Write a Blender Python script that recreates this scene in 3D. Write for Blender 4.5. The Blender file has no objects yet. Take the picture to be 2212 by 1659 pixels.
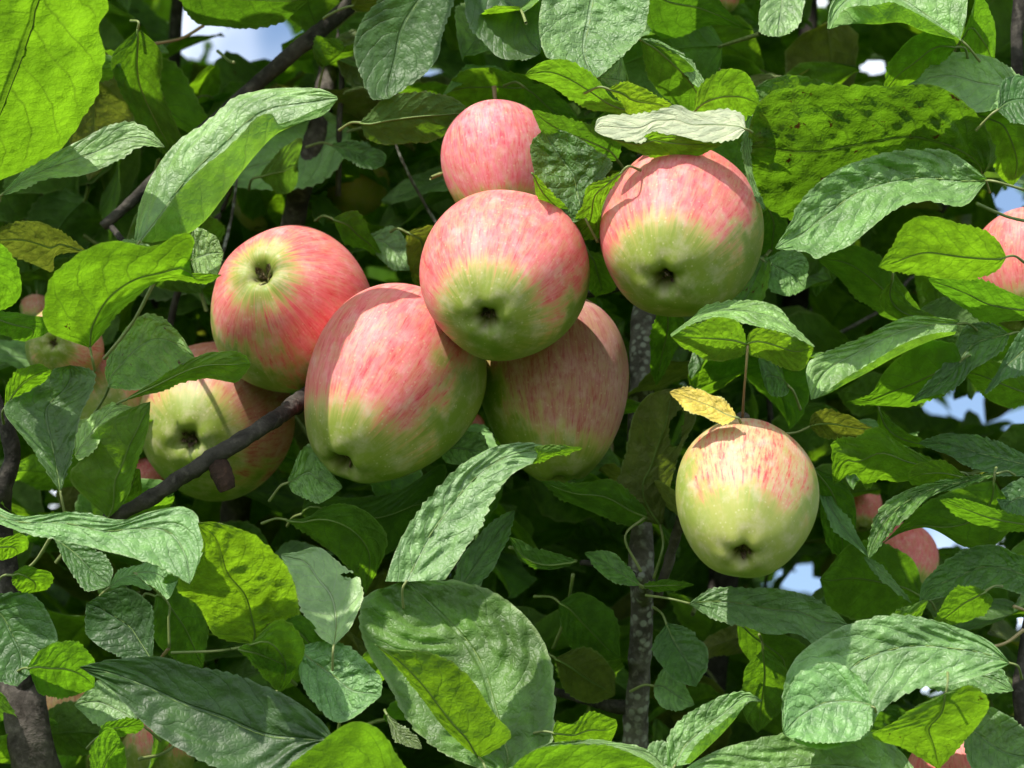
import bpy, math, random
import numpy as np
from mathutils import Vector, Matrix, noise

random.seed(7)
sc = bpy.context.scene
COL = sc.collection

# ------------------------------------------------------------------ camera
PITCH = math.radians(18)
D0 = 1.40                       # metres from the lens to the hanging fruit
U = 0.45 / 2212                 # metres per layout unit at that distance
CAM = Vector((0, 0, 1.6))
RIGHT = Vector((1, 0, 0))
FWD = Vector((0, math.cos(PITCH), math.sin(PITCH)))
UP = RIGHT.cross(FWD)
BACK = -FWD
cam_data = bpy.data.cameras.new("camera")
cam = bpy.data.objects.new("camera", cam_data)
COL.objects.link(cam)
cam.location = CAM
cam.rotation_euler = (math.radians(90) + PITCH, 0, 0)
cam_data.sensor_width = 36
cam_data.lens = 36 * D0 / 0.45
cam_data.clip_start = 0.05
cam_data.clip_end = 2000
cam_data.dof.use_dof = True
cam_data.dof.focus_distance = D0 + 0.0
cam_data.dof.aperture_fstop = 14
sc.camera = cam

# ------------------------------------------------------------------ light
S_CAM = Vector((-0.37, 0.89, 0.27)).normalized()       # right, up, towards the camera
SUN = (RIGHT * S_CAM.x + UP * S_CAM.y + BACK * S_CAM.z).normalized()
EL = math.asin(SUN.z)
AZ = math.atan2(SUN.x, SUN.y)
world = bpy.data.worlds.new("World")
sc.world = world
world.use_nodes = True
wn = world.node_tree.nodes
wl = world.node_tree.links
wn.clear()
w_out = wn.new("ShaderNodeOutputWorld")
w_bg = wn.new("ShaderNodeBackground")
w_sky = wn.new("ShaderNodeTexSky")
w_sky.sky_type = 'NISHITA'
w_sky.sun_disc = False
w_sky.sun_elevation = EL
w_sky.sun_rotation = AZ
w_sky.air_density = 1.0
w_tc = wn.new("ShaderNodeTexCoord")
w_no = wn.new("ShaderNodeTexNoise")
w_no.inputs["Scale"].default_value = 5.5
w_no.inputs["Detail"].default_value = 6
w_ra = wn.new("ShaderNodeValToRGB")
w_ra.color_ramp.elements[0].position = 0.45
w_ra.color_ramp.elements[1].position = 0.60
w_mx = wn.new("ShaderNodeMix")
w_mx.data_type = 'RGBA'
w_mx.inputs[7].default_value = (12.0, 12.4, 13.0, 1)
wl.new(w_tc.outputs["Generated"], w_no.inputs["Vector"])
wl.new(w_no.outputs[0], w_ra.inputs[0])
wl.new(w_ra.outputs[0], w_mx.inputs[0])
wl.new(w_sky.outputs[0], w_mx.inputs[6])
wl.new(w_mx.outputs[2], w_bg.inputs[0])
wl.new(w_bg.outputs[0], w_out.inputs[0])
w_bg.inputs[1].default_value = 0.15
sun_data = bpy.data.lights.new("sun", 'SUN')
sun_data.energy = 4.7
sun_data.angle = math.radians(0.6)
sun_data.color = (1.0, 0.95, 0.87)
sun = bpy.data.objects.new("sun", sun_data)
COL.objects.link(sun)
sun.rotation_euler = SUN.to_track_quat('Z', 'Y').to_euler()

sc.view_settings.view_transform = 'Standard'
sc.view_settings.look = 'None'
sc.view_settings.gamma = 1
sc.view_settings.exposure = 0.46
sc.view_settings.use_curve_mapping = False
sc.cycles.use_denoising = True
sc.cycles.max_bounces = 8
sc.cycles.transmission_bounces = 6
sc.cycles.diffuse_bounces = 4
sc.cycles.caustics_reflective = False
sc.cycles.caustics_refractive = False


def P(x, y, d=0.0, z=0.0):
    """layout point (x right, y down, 2212 x 1659) at d cm behind the fruit, z units nearer -> world"""
    dist = D0 + d * 0.01 - z * U
    k = dist / D0
    return CAM + RIGHT * ((x - 1106) * U * k) + UP * ((829.5 - y) * U * k) + FWD * dist


def K(d):
    return (D0 + d * 0.01) / D0


# ------------------------------------------------------------------ node helpers
class NT:
    def __init__(self, name):
        self.m = bpy.data.materials.new(name)
        self.m.use_nodes = True
        self.n = self.m.node_tree.nodes
        self.l = self.m.node_tree.links
        self.n.clear()
        self.out = self.n.new("ShaderNodeOutputMaterial")

    def set(self, sock, v):
        if hasattr(v, 'is_linked') or isinstance(v, bpy.types.NodeSocket):
            self.l.new(v, sock)
        elif v is not None:
            if isinstance(v, (tuple, list)) and len(v) == 3 and sock.type == 'RGBA':
                v = (*v, 1)
            sock.default_value = v

    def math(self, op, a, b=None, c=None, clamp=False):
        n = self.n.new("ShaderNodeMath")
        n.operation = op
        n.use_clamp = clamp
        self.set(n.inputs[0], a)
        if b is not None:
            self.set(n.inputs[1], b)
        if c is not None:
            self.set(n.inputs[2], c)
        return n.outputs[0]

    def mix(self, f, a, b, mode='MIX'):
        n = self.n.new("ShaderNodeMix")
        n.data_type = 'RGBA'
        n.blend_type = mode
        n.clamp_factor = True
        self.set(n.inputs[0], f)
        self.set(n.inputs[6], a)
        self.set(n.inputs[7], b)
        return n.outputs[2]

    def noise(self, vec, scale, detail=3, rough=0.55, dist=0.0):
        n = self.n.new("ShaderNodeTexNoise")
        self.set(n.inputs["Vector"], vec)
        n.inputs["Scale"].default_value = scale
        n.inputs["Detail"].default_value = detail
        n.inputs["Roughness"].default_value = rough
        n.inputs["Distortion"].default_value = dist
        return n.outputs[0]

    def smooth(self, x, a, b):
        n = self.n.new("ShaderNodeMapRange")
        n.interpolation_type = 'SMOOTHSTEP'
        self.set(n.inputs[0], x)
        n.inputs[1].default_value = a
        n.inputs[2].default_value = b
        n.inputs[3].default_value = 0
        n.inputs[4].default_value = 1
        return n.outputs[0]

    def comb(self, x, y, z):
        n = self.n.new("ShaderNodeCombineXYZ")
        self.set(n.inputs[0], x)
        self.set(n.inputs[1], y)
        self.set(n.inputs[2], z)
        return n.outputs[0]

    def sep(self, v):
        n = self.n.new("ShaderNodeSeparateXYZ")
        self.set(n.inputs[0], v)
        return n.outputs

    def bump(self, h, strength, dist, normal=None):
        n = self.n.new("ShaderNodeBump")
        n.inputs["Strength"].default_value = strength
        n.inputs["Distance"].default_value = dist
        self.set(n.inputs["Height"], h)
        if normal is not None:
            self.set(n.inputs["Normal"], normal)
        return n.outputs[0]


# ------------------------------------------------------------------ leaf material
def leaf_material(name, top=(0.110, 0.215, 0.042), under=(0.12, 0.22, 0.045), through=(0.27, 0.54, 0.012),
                  trans=0.47, rough=0.48, spots=0.09, vein_col=(0.16, 0.27, 0.09), brown=(0.10, 0.045, 0.012)):
    t = NT(name)
    uv = t.n.new("ShaderNodeUVMap")
    uv.uv_map = "uv"
    s = t.sep(uv.outputs[0])
    oi = t.n.new("ShaderNodeObjectInfo")
    geo = t.n.new("ShaderNodeNewGeometry")
    rnd = oi.outputs["Random"]
    # uv.x 0..1 across (0.5 = midrib), uv.y 0..1 base to tip
    uc = t.math('SUBTRACT', t.math('MULTIPLY', s[0], 2.0), 1.0)
    au = t.math('ABSOLUTE', uc)
    sgn = t.math('GREATER_THAN', uc, 0.0)
    seed = t.math('MULTIPLY', rnd, 37.0)
    nz = t.noise(t.comb(t.math('MULTIPLY', s[0], 2.0), t.math('MULTIPLY', s[1], 3.0), seed), 2.2, 2)
    warp = t.math('MULTIPLY', t.math('SUBTRACT', nz, 0.5), 0.9)
    # lateral veins
    lat = t.math('ADD', t.math('SUBTRACT', t.math('MULTIPLY', s[1], 8.0), t.math('MULTIPLY', t.math('POWER', au, 1.25), 1.9)),
                 t.math('ADD', warp, t.math('MULTIPLY', sgn, 0.45)))
    fr = t.math('ABSOLUTE', t.math('SUBTRACT', t.math('FRACT', lat), 0.5))      # 0 on the vein
    vein = t.math('SUBTRACT', 1.0, t.smooth(fr, 0.0, 0.075))
    vein = t.math('MULTIPLY', vein, t.math('SUBTRACT', 1.0, t.smooth(au, 0.75, 1.0)))
    mid = t.math('SUBTRACT', 1.0, t.smooth(au, 0.015, 0.05))
    # fine net of small veins
    vo = t.n.new("ShaderNodeTexVoronoi")
    vo.feature = 'DISTANCE_TO_EDGE'
    vo.inputs["Scale"].default_value = 420.0
    t.set(vo.inputs["Vector"], geo.outputs["Position"])
    net = t.math('SUBTRACT', 1.0, t.smooth(vo.outputs["Distance"], 0.0, 0.13))
    allv = t.math('MAXIMUM', mid, t.math('MAXIMUM', t.math('MULTIPLY', vein, 0.85), t.math('MULTIPLY', net, 0.30)))
    # blotches of lighter and darker blade
    nb = t.noise(t.comb(t.math('MULTIPLY', s[0], 1.5), t.math('MULTIPLY', s[1], 2.4), t.math('ADD', seed, 9.0)), 2.6, 4, 0.62)
    blot = t.smooth(nb, 0.33, 0.70)
    hue = t.math('FRACT', t.math('MULTIPLY', rnd, 7.13))
    c_top = t.mix(blot, tuple(c * 0.68 for c in top), tuple(c * 1.32 for c in top))
    c_top = t.mix(t.math('MULTIPLY', hue, 0.45), c_top, (top[0] * 0.75, top[1] * 0.9, top[2] * 1.25))
    c_top = t.mix(t.math('MULTIPLY', t.math('MAXIMUM', mid, t.math('MAXIMUM', t.math('MULTIPLY', vein, 0.75), t.math('MULTIPLY', net, 0.15))), 0.6), c_top, vein_col)
    c_und = t.mix(blot, tuple(c * 0.8 for c in under), tuple(c * 1.15 for c in under))
    c_und = t.mix(t.math('MULTIPLY', allv, 0.6), c_und, tuple(min(1, c * 1.5) for c in under))
    c_thr = t.mix(blot, tuple(c * 0.55 for c in through), tuple(c * 1.15 for c in through))
    c_thr = t.mix(t.math('MULTIPLY', hue, 0.5), c_thr, (through[0] * 0.62, through[1] * 0.80, through[2] * 1.4))
    c_thr = t.mix(t.math('MULTIPLY', allv, 0.72), c_thr, (0.10, 0.20, 0.01))
    rim = t.math('MULTIPLY', t.smooth(au, 0.945, 0.985), 0.55)
    c_top = t.mix(rim, c_top, (0.34, 0.45, 0.20))
    c_und = t.mix(rim, c_und, (0.34, 0.42, 0.17))
    # tint of this very leaf; the dark ones also paint in canopy shade
    tint = oi.outputs["Color"]
    c_top = t.mix(1.0, c_top, tint, 'MULTIPLY')
    c_und = t.mix(1.0, c_und, tint, 'MULTIPLY')
    c_thr = t.mix(1.0, c_thr, tint, 'MULTIPLY')
    # brown marks
    sp = t.noise(t.comb(t.math('MULTIPLY', s[0], 5.0), t.math('MULTIPLY', s[1], 8.0), t.math('ADD', seed, 3.0)), 1.6, 4, 0.7)
    lo = 0.80 - spots
    mark = t.smooth(sp, lo, lo + 0.045)
    col_face = t.mix(geo.outputs["Backfacing"], c_top, c_und)
    col_face = t.mix(mark, col_face, brown)
    c_thr = t.mix(mark, c_thr, tuple(c * 0.5 for c in brown))
    # relief: blade swells between the veins, plus crumple
    pil = t.math('POWER', t.math('MULTIPLY', fr, 2.0, clamp=True), 0.33)
    pil = t.math('MULTIPLY', pil, t.smooth(nz, 0.25, 0.62))
    pil = t.math('MULTIPLY', pil, t.smooth(au, 0.0, 0.12))
    crum = t.noise(geo.outputs["Position"], 330.0, 3, 0.6, 0.5)
    al = oi.outputs["Alpha"]
    vp = t.n.new("ShaderNodeTexVoronoi")
    vp.feature = 'SMOOTH_F1'
    vp.inputs["Scale"].default_value = 185.0
    vp.inputs["Smoothness"].default_value = 0.35
    t.set(vp.inputs["Vector"], geo.outputs["Position"])
    puck = t.math('SUBTRACT', 1.0, vp.outputs["Distance"])
    h = t.math('ADD', t.math('MULTIPLY', pil, t.math('ADD', 0.55, t.math('MULTIPLY', al, 0.8))), t.math('MULTIPLY', puck, t.math('ADD', 0.42, t.math('MULTIPLY', al, 1.35))))
    h = t.math('ADD', h, t.math('MULTIPLY', crum, t.math('ADD', 0.12, t.math('MULTIPLY', al, 0.5))))
    h = t.math('ADD', h, t.math('MULTIPLY', t.smooth(vo.outputs["Distance"], 0.0, 0.25), t.math('ADD', 0.06, t.math('MULTIPLY', al, 0.25))))
    h = t.math('SUBTRACT', h, t.math('MULTIPLY', mid, 0.9))
    nrm = t.bump(h, 0.75, 0.0011)
    pb = t.n.new("ShaderNodeBsdfPrincipled")
    t.set(pb.inputs["Base Color"], col_face)
    rr = t.mix(geo.outputs["Backfacing"], (rough,) * 3, (0.72,) * 3)
    t.set(pb.inputs["Roughness"], rr)
    t.set(pb.inputs["Specular IOR Level"], t.math('SUBTRACT', 0.60, t.math('MULTIPLY', geo.outputs["Backfacing"], 0.30)))
    t.set(pb.inputs["Normal"], nrm)
    pb.inputs["Sheen Weight"].default_value = 0.05
    pb.inputs["Sheen Roughness"].default_value = 0.5
    pb.inputs["Sheen Tint"].default_value = (0.9, 1.0, 0.85, 1)
    tr = t.n.new("ShaderNodeBsdfTranslucent")
    t.set(tr.inputs["Color"], c_thr)
    t.set(tr.inputs["Normal"], nrm)
    ms = t.n.new("ShaderNodeMixShader")
    ms.inputs[0].default_value = trans
    t.l.new(pb.outputs[0], ms.inputs[1])
    t.l.new(tr.outputs[0], ms.inputs[2])
    t.l.new(ms.outputs[0], t.out.inputs[0])
    return t.m


M_LEAF = leaf_material("apple_leaf")
M_SPOT = leaf_material("apple_leaf_spotted", spots=0.17, trans=0.45)
M_YELLOW = leaf_material("apple_leaf_yellowed", top=(0.72, 0.53, 0.07), under=(0.66, 0.50, 0.08), through=(0.85, 0.66, 0.04), vein_col=(0.6, 0.5, 0.15), trans=0.35, rough=0.6, spots=0.1)
M_CREAM = leaf_material("apple_leaf_bleached", top=(0.58, 0.61, 0.33), under=(0.30, 0.42, 0.12), through=(0.30, 0.52, 0.03), vein_col=(0.58, 0.55, 0.36), trans=0.35, rough=0.6)
M_OLIVE = leaf_material("apple_leaf_olive", top=(0.10, 0.13, 0.03), under=(0.16, 0.17, 0.05), through=(0.34, 0.40, 0.03), trans=0.38, spots=0.06)
M_PALE = leaf_material("apple_leaf_pale", top=(0.235, 0.39, 0.115), under=(0.19, 0.31, 0.09), through=(0.30, 0.56, 0.03), trans=0.42, rough=0.46, vein_col=(0.3, 0.42, 0.22))
MATS = dict(leaf=M_LEAF, spot=M_SPOT, yellow=M_YELLOW, cream=M_CREAM, olive=M_OLIVE, pale=M_PALE)


def bark_material(name, dark, light, scale=60, lich=0.0, rough=0.9):
    t = NT(name)
    tc = t.n.new("ShaderNodeTexCoord")
    co = tc.outputs["Object"]
    n1 = t.noise(co, scale, 6, 0.65, 0.4)
    n2 = t.noise(co, scale * 4.0, 3, 0.6)
    c = t.mix(t.smooth(n1, 0.3, 0.72), dark, light)
    c = t.mix(t.math('MULTIPLY', t.smooth(n2, 0.5, 0.75), 0.5), c, tuple(min(1, v * 1.8) for v in light))
    if lich:
        vo = t.n.new("ShaderNodeTexVoronoi")
        vo.inputs["Scale"].default_value = scale * 3.2
        t.set(vo.inputs["Vector"], co)
        m = t.math('MULTIPLY', t.smooth(t.noise(co, scale * 0.7, 3), 0.40, 0.56), t.math('SUBTRACT', 1.0, t.smooth(vo.outputs[0], 0.30, 0.5)))
        c = t.mix(t.math('MULTIPLY', m, lich), c, (0.40, 0.42, 0.36))
    pb = t.n.new("ShaderNodeBsdfPrincipled")
    t.set(pb.inputs["Base Color"], c)
    pb.inputs["Roughness"].default_value = rough
    pb.inputs["Specular IOR Level"].default_value = 0.25
    h = t.math('ADD', n1, t.math('MULTIPLY', n2, 0.5))
    t.set(pb.inputs["Normal"], t.bump(h, 0.9, 0.0022))
    t.l.new(pb.outputs[0], t.out.inputs[0])
    return t.m


M_BARK = bark_material("bark_grey", (0.030, 0.024, 0.020), (0.115, 0.100, 0.085))
M_BARK_DARK = bark_material("bark_dark", (0.014, 0.012, 0.010), (0.070, 0.062, 0.052))
M_BARK_SCAB = bark_material("bark_scabby", (0.05, 0.043, 0.036), (0.16, 0.145, 0.125), 75, lich=0.6)
M_STUB = bark_material("cut_spur_wood", (0.016, 0.009, 0.006), (0.048, 0.026, 0.017), 90)
M_DRY = bark_material("dried_flower", (0.05, 0.032, 0.018), (0.30, 0.22, 0.14), 260)


def plain_mat(name, c0, c1, scale=120, rough=0.55, trans=0.0):
    t = NT(name)
    tc = t.n.new("ShaderNodeTexCoord")
    n1 = t.noise(tc.outputs["Object"], scale, 3)
    pb = t.n.new("ShaderNodeBsdfPrincipled")
    t.set(pb.inputs["Base Color"], t.mix(t.smooth(n1, 0.35, 0.65), c0, c1))
    pb.inputs["Roughness"].default_value = rough
    t.l.new(pb.outputs[0], t.out.inputs[0])
    return t.m


M_STALK = plain_mat("leaf_stalk_green", (0.12, 0.17, 0.04), (0.22, 0.25, 0.09), 60)
M_STALK_RED = plain_mat("leaf_stalk_reddish", (0.22, 0.13, 0.07), (0.34, 0.27, 0.13), 40)
M_RIB = plain_mat("midrib", (0.10, 0.17, 0.03), (0.16, 0.24, 0.05), 60)


def apple_material(name, bdir, amount=0.5, red=(0.62, 0.030, 0.060), pink=(0.72, 0.195, 0.195), green=(0.175, 0.250, 0.027), streak=1.0, seed=0.0, cap=(-.93, -.62)):
    """red streaks run from stalk to calyx; bdir (object space) is the cheek that had the sun all summer"""
    t = NT(name)
    tc = t.n.new("ShaderNodeTexCoord")
    co = tc.outputs["Object"]
    nv = t.n.new("ShaderNodeVectorMath")
    nv.operation = 'NORMALIZE'
    t.set(nv.inputs[0], co)
    p = t.sep(nv.outputs[0])
    dt = t.n.new("ShaderNodeVectorMath")
    dt.operation = 'DOT_PRODUCT'
    t.set(dt.inputs[0], nv.outputs[0])
    dt.inputs[1].default_value = bdir
    th = t.math('ARCTAN2', p[1], p[0])
    cx, sx = t.math('COSINE', th), t.math('SINE', th)
    zc = p[2]
    # stripes: noise drawn out along the meridian
    v1 = t.comb(t.math('MULTIPLY', cx, 7.0), t.math('MULTIPLY', sx, 7.0), t.math('ADD', t.math('MULTIPLY', zc, 1.5), seed))
    st1 = t.noise(v1, 1.6, 4, 0.7, 0.35)
    v2 = t.comb(t.math('MULTIPLY', cx, 19.0), t.math('MULTIPLY', sx, 19.0), t.math('ADD', t.math('MULTIPLY', zc, 4.2), seed))
    st2 = t.noise(v2, 1.5, 4, 0.65, 0.3)
    big = t.noise(nv.outputs[0], 1.7, 3, 0.5)
    blush = t.math('ADD', dt.outputs["Value"], t.math('MULTIPLY', t.math('SUBTRACT', big, 0.5), 1.6))
    blush = t.math('ADD', blush, t.math('MULTIPLY', t.math('SUBTRACT', st1, 0.5), 0.8))
    edge = 0.55 - amount
    # no red in the calyx basin
    zk = t.math('ADD', zc, t.math('MULTIPLY', t.math('SUBTRACT', st1, 0.5), 0.30))
    keep = t.math('MULTIPLY', t.smooth(zk, cap[0] - 0.05, cap[1] + 0.16), t.math('SUBTRACT', 1.0, t.math('MULTIPLY', t.smooth(zc, 0.86, 0.99), 0.6)))
    b1 = t.math('MULTIPLY', t.smooth(blush, edge - 0.55, edge + 0.55), keep)
    fine = t.noise(co, 300.0, 3, 0.6)
    g2 = t.mix(t.smooth(big, 0.35, 0.65), green, (green[0] * 1.28, green[1] * 1.12, green[2] * 1.35))
    g2 = t.mix(t.math('MULTIPLY', fine, 0.25), g2, (green[0] * 0.75, green[1] * 0.85, green[2]))
    yel = (0.43, 0.37, 0.115)
    c = t.mix(t.smooth(b1, 0.0, 0.45), g2, yel)
    mott = t.noise(t.comb(t.math('MULTIPLY', cx, 4.0), t.math('MULTIPLY', sx, 4.0), t.math('MULTIPLY', zc, 2.2)), 2.2, 5, 0.68, 0.5)
    c = t.mix(t.math('MULTIPLY', t.smooth(b1, 0.22, 0.85), t.math('ADD', 0.66, t.math('MULTIPLY', t.smooth(mott, 0.36, 0.60), 0.34))), c, pink)
    rs = t.smooth(st2, 0.42, 0.70)
    rs2 = t.smooth(st1, 0.42, 0.72)
    redm = t.math('MULTIPLY', t.math('ADD', t.math('MULTIPLY', rs, 0.5), t.math('MULTIPLY', rs2, 0.55), clamp=True), t.math('MULTIPLY', t.smooth(b1, 0.12, 0.8), streak))
    c = t.mix(t.math('MULTIPLY', redm, 0.92), c, red)
    # thin darker flecks that reach down into the green
    fl = t.smooth(st2, 0.635, 0.70)
    c = t.mix(t.math('MULTIPLY', t.math('MULTIPLY', fl, 0.55), t.math('MULTIPLY', t.smooth(blush, edge - 0.9, edge + 0.1), keep)), c, (0.40, 0.06, 0.045))
    # waxy bloom
    bl = t.smooth(t.noise(nv.outputs[0], 4.5, 4, 0.65), 0.42, 0.75)
    c = t.mix(t.math('MULTIPLY', bl, 0.26), c, (0.80, 0.60, 0.58))
    # pale dots; brown russet in the basin, darkened further to paint its shade
    vo = t.n.new("ShaderNodeTexVoronoi")
    vo.inputs["Scale"].default_value = 330
    t.set(vo.inputs["Vector"], co)
    c = t.mix(t.math('MULTIPLY', t.math('SUBTRACT', 1.0, t.smooth(vo.outputs[0], 0.10, 0.2)), 0.28), c, (0.66, 0.58, 0.38))
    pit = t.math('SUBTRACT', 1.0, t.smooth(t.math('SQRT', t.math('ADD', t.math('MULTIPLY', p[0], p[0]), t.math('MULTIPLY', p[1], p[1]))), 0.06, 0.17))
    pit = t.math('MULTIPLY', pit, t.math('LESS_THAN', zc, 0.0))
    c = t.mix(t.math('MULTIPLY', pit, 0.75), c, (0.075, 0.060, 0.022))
    pb = t.n.new("ShaderNodeBsdfPrincipled")
    t.set(pb.inputs["Base Color"], c)
    t.set(pb.inputs["Roughness"], t.math('ADD', 0.47, t.math('MULTIPLY', bl, 0.25)))
    pb.inputs["Specular IOR Level"].default_value = 0.30
    pb.inputs["Subsurface Weight"].default_value = 0.12
    pb.inputs["Subsurface Radius"].default_value = (0.5, 0.4, 0.15)
    pb.inputs["Subsurface Scale"].default_value = 0.006
    t.set(pb.inputs["Normal"], t.bump(t.math('ADD', t.math('MULTIPLY', fine, 0.3), t.noise(co, 70, 2)), 0.25, 0.0008))
    t.l.new(pb.outputs[0], t.out.inputs[0])
    return t.m


# ------------------------------------------------------------------ mesh helpers
def mesh_obj(name, verts, faces, mat, parent=None, uvs=None, smooth=True):
    me = bpy.data.meshes.new(name)
    me.from_pydata([tuple(v) for v in verts], [], faces)
    if uvs is not None:
        ul = me.uv_layers.new(name="uv")
        idx = np.empty(len(me.loops), dtype=np.int32)
        me.loops.foreach_get("vertex_index", idx)
        ul.data.foreach_set("uv", np.asarray(uvs, dtype=np.float32)[idx].ravel())
    if smooth:
        me.polygons.foreach_set("use_smooth", [True] * len(me.polygons))
    me.materials.append(mat)
    me.update()
    o = bpy.data.objects.new(name, me)
    COL.objects.link(o)
    if parent is not None:
        o.parent = parent
    return o


def catmull(pts, n):
    """n points evenly spaced along a Catmull-Rom curve through pts"""
    p = np.asarray(pts, float)
    if len(p) == 2:
        t = np.linspace(0, 1, n)[:, None]
        return p[0] * (1 - t) + p[1] * t
    q = np.vstack([2 * p[0] - p[1], p, 2 * p[-1] - p[-2]])
    out = []
    for i in range(1, len(q) - 2):
        p0, p1, p2, p3 = q[i - 1], q[i], q[i + 1], q[i + 2]
        for s in np.linspace(0, 1, 12, endpoint=False):
            out.append(0.5 * (2 * p1 + (p2 - p0) * s + (2 * p0 - 5 * p1 + 4 * p2 - p3) * s * s + (3 * p1 - p0 - 3 * p2 + p3) * s ** 3))
    out.append(q[-2])
    out = np.array(out)
    L = np.concatenate([[0], np.cumsum(np.linalg.norm(np.diff(out, axis=0), axis=1))])
    t = np.linspace(0, L[-1], n)
    return np.stack([np.interp(t, L, out[:, k]) for k in range(out.shape[1])], 1)


def tube(name, pts, radii, mat, parent=None, seg=10, rough=0.0, n=None, closed_tip=True, seedv=0.0, knots=0.0):
    """pts world points, radii metres; bark unevenness in the geometry"""
    n = n or max(8, len(pts) * 6)
    c = catmull([tuple(p) for p in pts], n)
    r = np.interp(np.linspace(0, 1, n), np.linspace(0, 1, len(radii)), radii)
    verts, faces = [], []
    ref = Vector((0.3, 0.2, 1)).normalized()
    for i in range(n):
        a = Vector(c[max(0, i - 1)])
        b = Vector(c[min(n - 1, i + 1)])
        t = (b - a).normalized()
        x = t.cross(ref)
        if x.length < 0.05:
            x = t.cross(Vector((1, 0, 0)))
        x.normalize()
        y = t.cross(x)
        for k in range(seg):
            an = 2 * math.pi * k / seg
            rr = r[i]
            dirv = x * math.cos(an) + y * math.sin(an)
            if rough:
                q = Vector(c[i]) + dirv * rr
                rr *= 1 + rough * noise.noise(q * (0.55 / r.max()) + Vector((seedv, 0, 0))) + rough * 0.6 * noise.noise(q * (2.2 / r.max()))
                if knots:
                    rr *= 1 + knots * max(0, noise.noise(Vector((i * 0.22, seedv, 3.1))) - 0.15)
            verts.append(Vector(c[i]) + dirv * rr)
        if i:
            o0, o1 = (i - 1) * seg, i * seg
            for k in range(seg):
                faces.append((o0 + k, o0 + (k + 1) % seg, o1 + (k + 1) % seg, o1 + k))
    if closed_tip:
        verts.append(Vector(c[-1]))
        o1 = (n - 1) * seg
        for k in range(seg):
            faces.append((o1 + k, o1 + (k + 1) % seg, len(verts) - 1))
        verts.append(Vector(c[0]))
        for k in range(seg):
            faces.append(((k + 1) % seg, k, len(verts) - 1))
    return mesh_obj(name, verts, faces, mat, parent)


def tag(o, label=None, cat=None, group=None, kind=None):
    if label:
        o["label"] = label
    if cat:
        o["category"] = cat
    if group:
        o["group"] = group
    if kind:
        o["kind"] = kind
    return o


# ------------------------------------------------------------------ ground, out of view, put in for its bounce light
def build_ground():
    n = 60
    vs, fs = [], []
    for j in range(n + 1):
        for i in range(n + 1):
            a, b = (i / n * 2 - 1), (j / n * 2 - 1)
            x, y = 600 * a * abs(a) ** 2, 600 * b * abs(b) ** 2 + 1.5
            r = math.hypot(x, y)
            vs.append((x, y, 0.06 * noise.noise(Vector((x * 0.4, y * 0.4, 0))) + (0.5 * noise.noise(Vector((x * 0.02, y * 0.02, 4))) if r > 20 else 0)))
            if i and j:
                k = j * (n + 1) + i
                fs.append((k - n - 2, k - n - 1, k, k - 1))
    t = NT("lawn")
    tc = t.n.new("ShaderNodeTexCoord")
    c = t.mix(t.smooth(t.noise(tc.outputs["Object"], 1.3, 6), 0.35, 0.65), (0.045, 0.085, 0.018), (0.09, 0.12, 0.035))
    pb = t.n.new("ShaderNodeBsdfPrincipled")
    t.set(pb.inputs["Base Color"], c)
    pb.inputs["Roughness"].default_value = 0.9
    t.set(pb.inputs["Normal"], t.bump(t.noise(tc.outputs["Object"], 45, 5), 1.0, 0.04))
    t.l.new(pb.outputs[0], t.out.inputs[0])
    tag(mesh_obj("lawn", vs, fs, t.m), kind="structure")


build_ground()

# ------------------------------------------------------------------ the tree
tree = bpy.data.objects.new("apple_tree", None)
COL.objects.link(tree)
TRUNK_XY = (0.35, 2.35)
tree.location = (TRUNK_XY[0], TRUNK_XY[1], 0)
tag(tree, "leafy apple tree with grey scabby branches, its foliage filling the whole view", "tree")
TI = Matrix.Translation((-TRUNK_XY[0], -TRUNK_XY[1], 0))


def to_tree(o):
    """parent a mesh that was built in world coordinates"""
    o.parent = tree
    o.matrix_parent_inverse = TI
    return o


def branch(name, pts, radii, mat=M_BARK, label=None, rough=0.18, seg=14, knots=0.0, n=None):
    """pts (x, y, d) in layout units and cm; radii in layout units"""
    w = [P(x, y, d) for x, y, d in pts]
    r = [q * U * K(p[2]) for q, p in zip(radii, pts)]
    return to_tree_child(tube(name, w, r, mat, None, seg, rough, n or len(pts) * 14, seedv=pts[0][0] * 0.01, knots=knots), label)


def to_tree_child(o, label=None):
    to_tree(o)
    if label:
        o["label"] = label
    return o


# main trunk, out of the frame below and behind, up to the forks the photograph shows
tube_trunk = tube("trunk", [Vector((0.35, 2.35, -0.05)), Vector((0.33, 2.33, 0.5)), Vector((0.30, 2.30, 1.0)), P(1500, 2150, 40)],
                  [0.085, 0.07, 0.06, 0.045], M_BARK, None, 20, 0.12, 40)
to_tree_child(tube_trunk)
branch("branch", [(1500, 2150, 40), (1390, 1900, 24), (1372, 1700, 14), (1375, 1560, 12), (1382, 1420, 11), (1388, 1270, 10), (1385, 1120, 11), (1382, 950, 13), (1390, 760, 15), (1400, 600, 18), (1420, 300, 24), (1440, -150, 30)],
       [75, 40, 33, 31, 29, 27, 26, 27, 28, 26, 20, 14], M_BARK_SCAB, "upright branch with scabby lichen-flecked bark, right of centre", 0.34, 22, 0.5, 190)
branch("branch", [(1500, 2150, 40), (1545, 1800, 33), (1530, 1560, 30), (1545, 1400, 30), (1590, 1100, 32), (1690, 800, 34), (1722, 620, 34), (1730, 400, 36), (1745, 60, 38), (1760, -200, 40)],
       [75, 44, 38, 34, 32, 30, 28, 26, 20, 14], M_BARK_DARK, None, 0.14)
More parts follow.
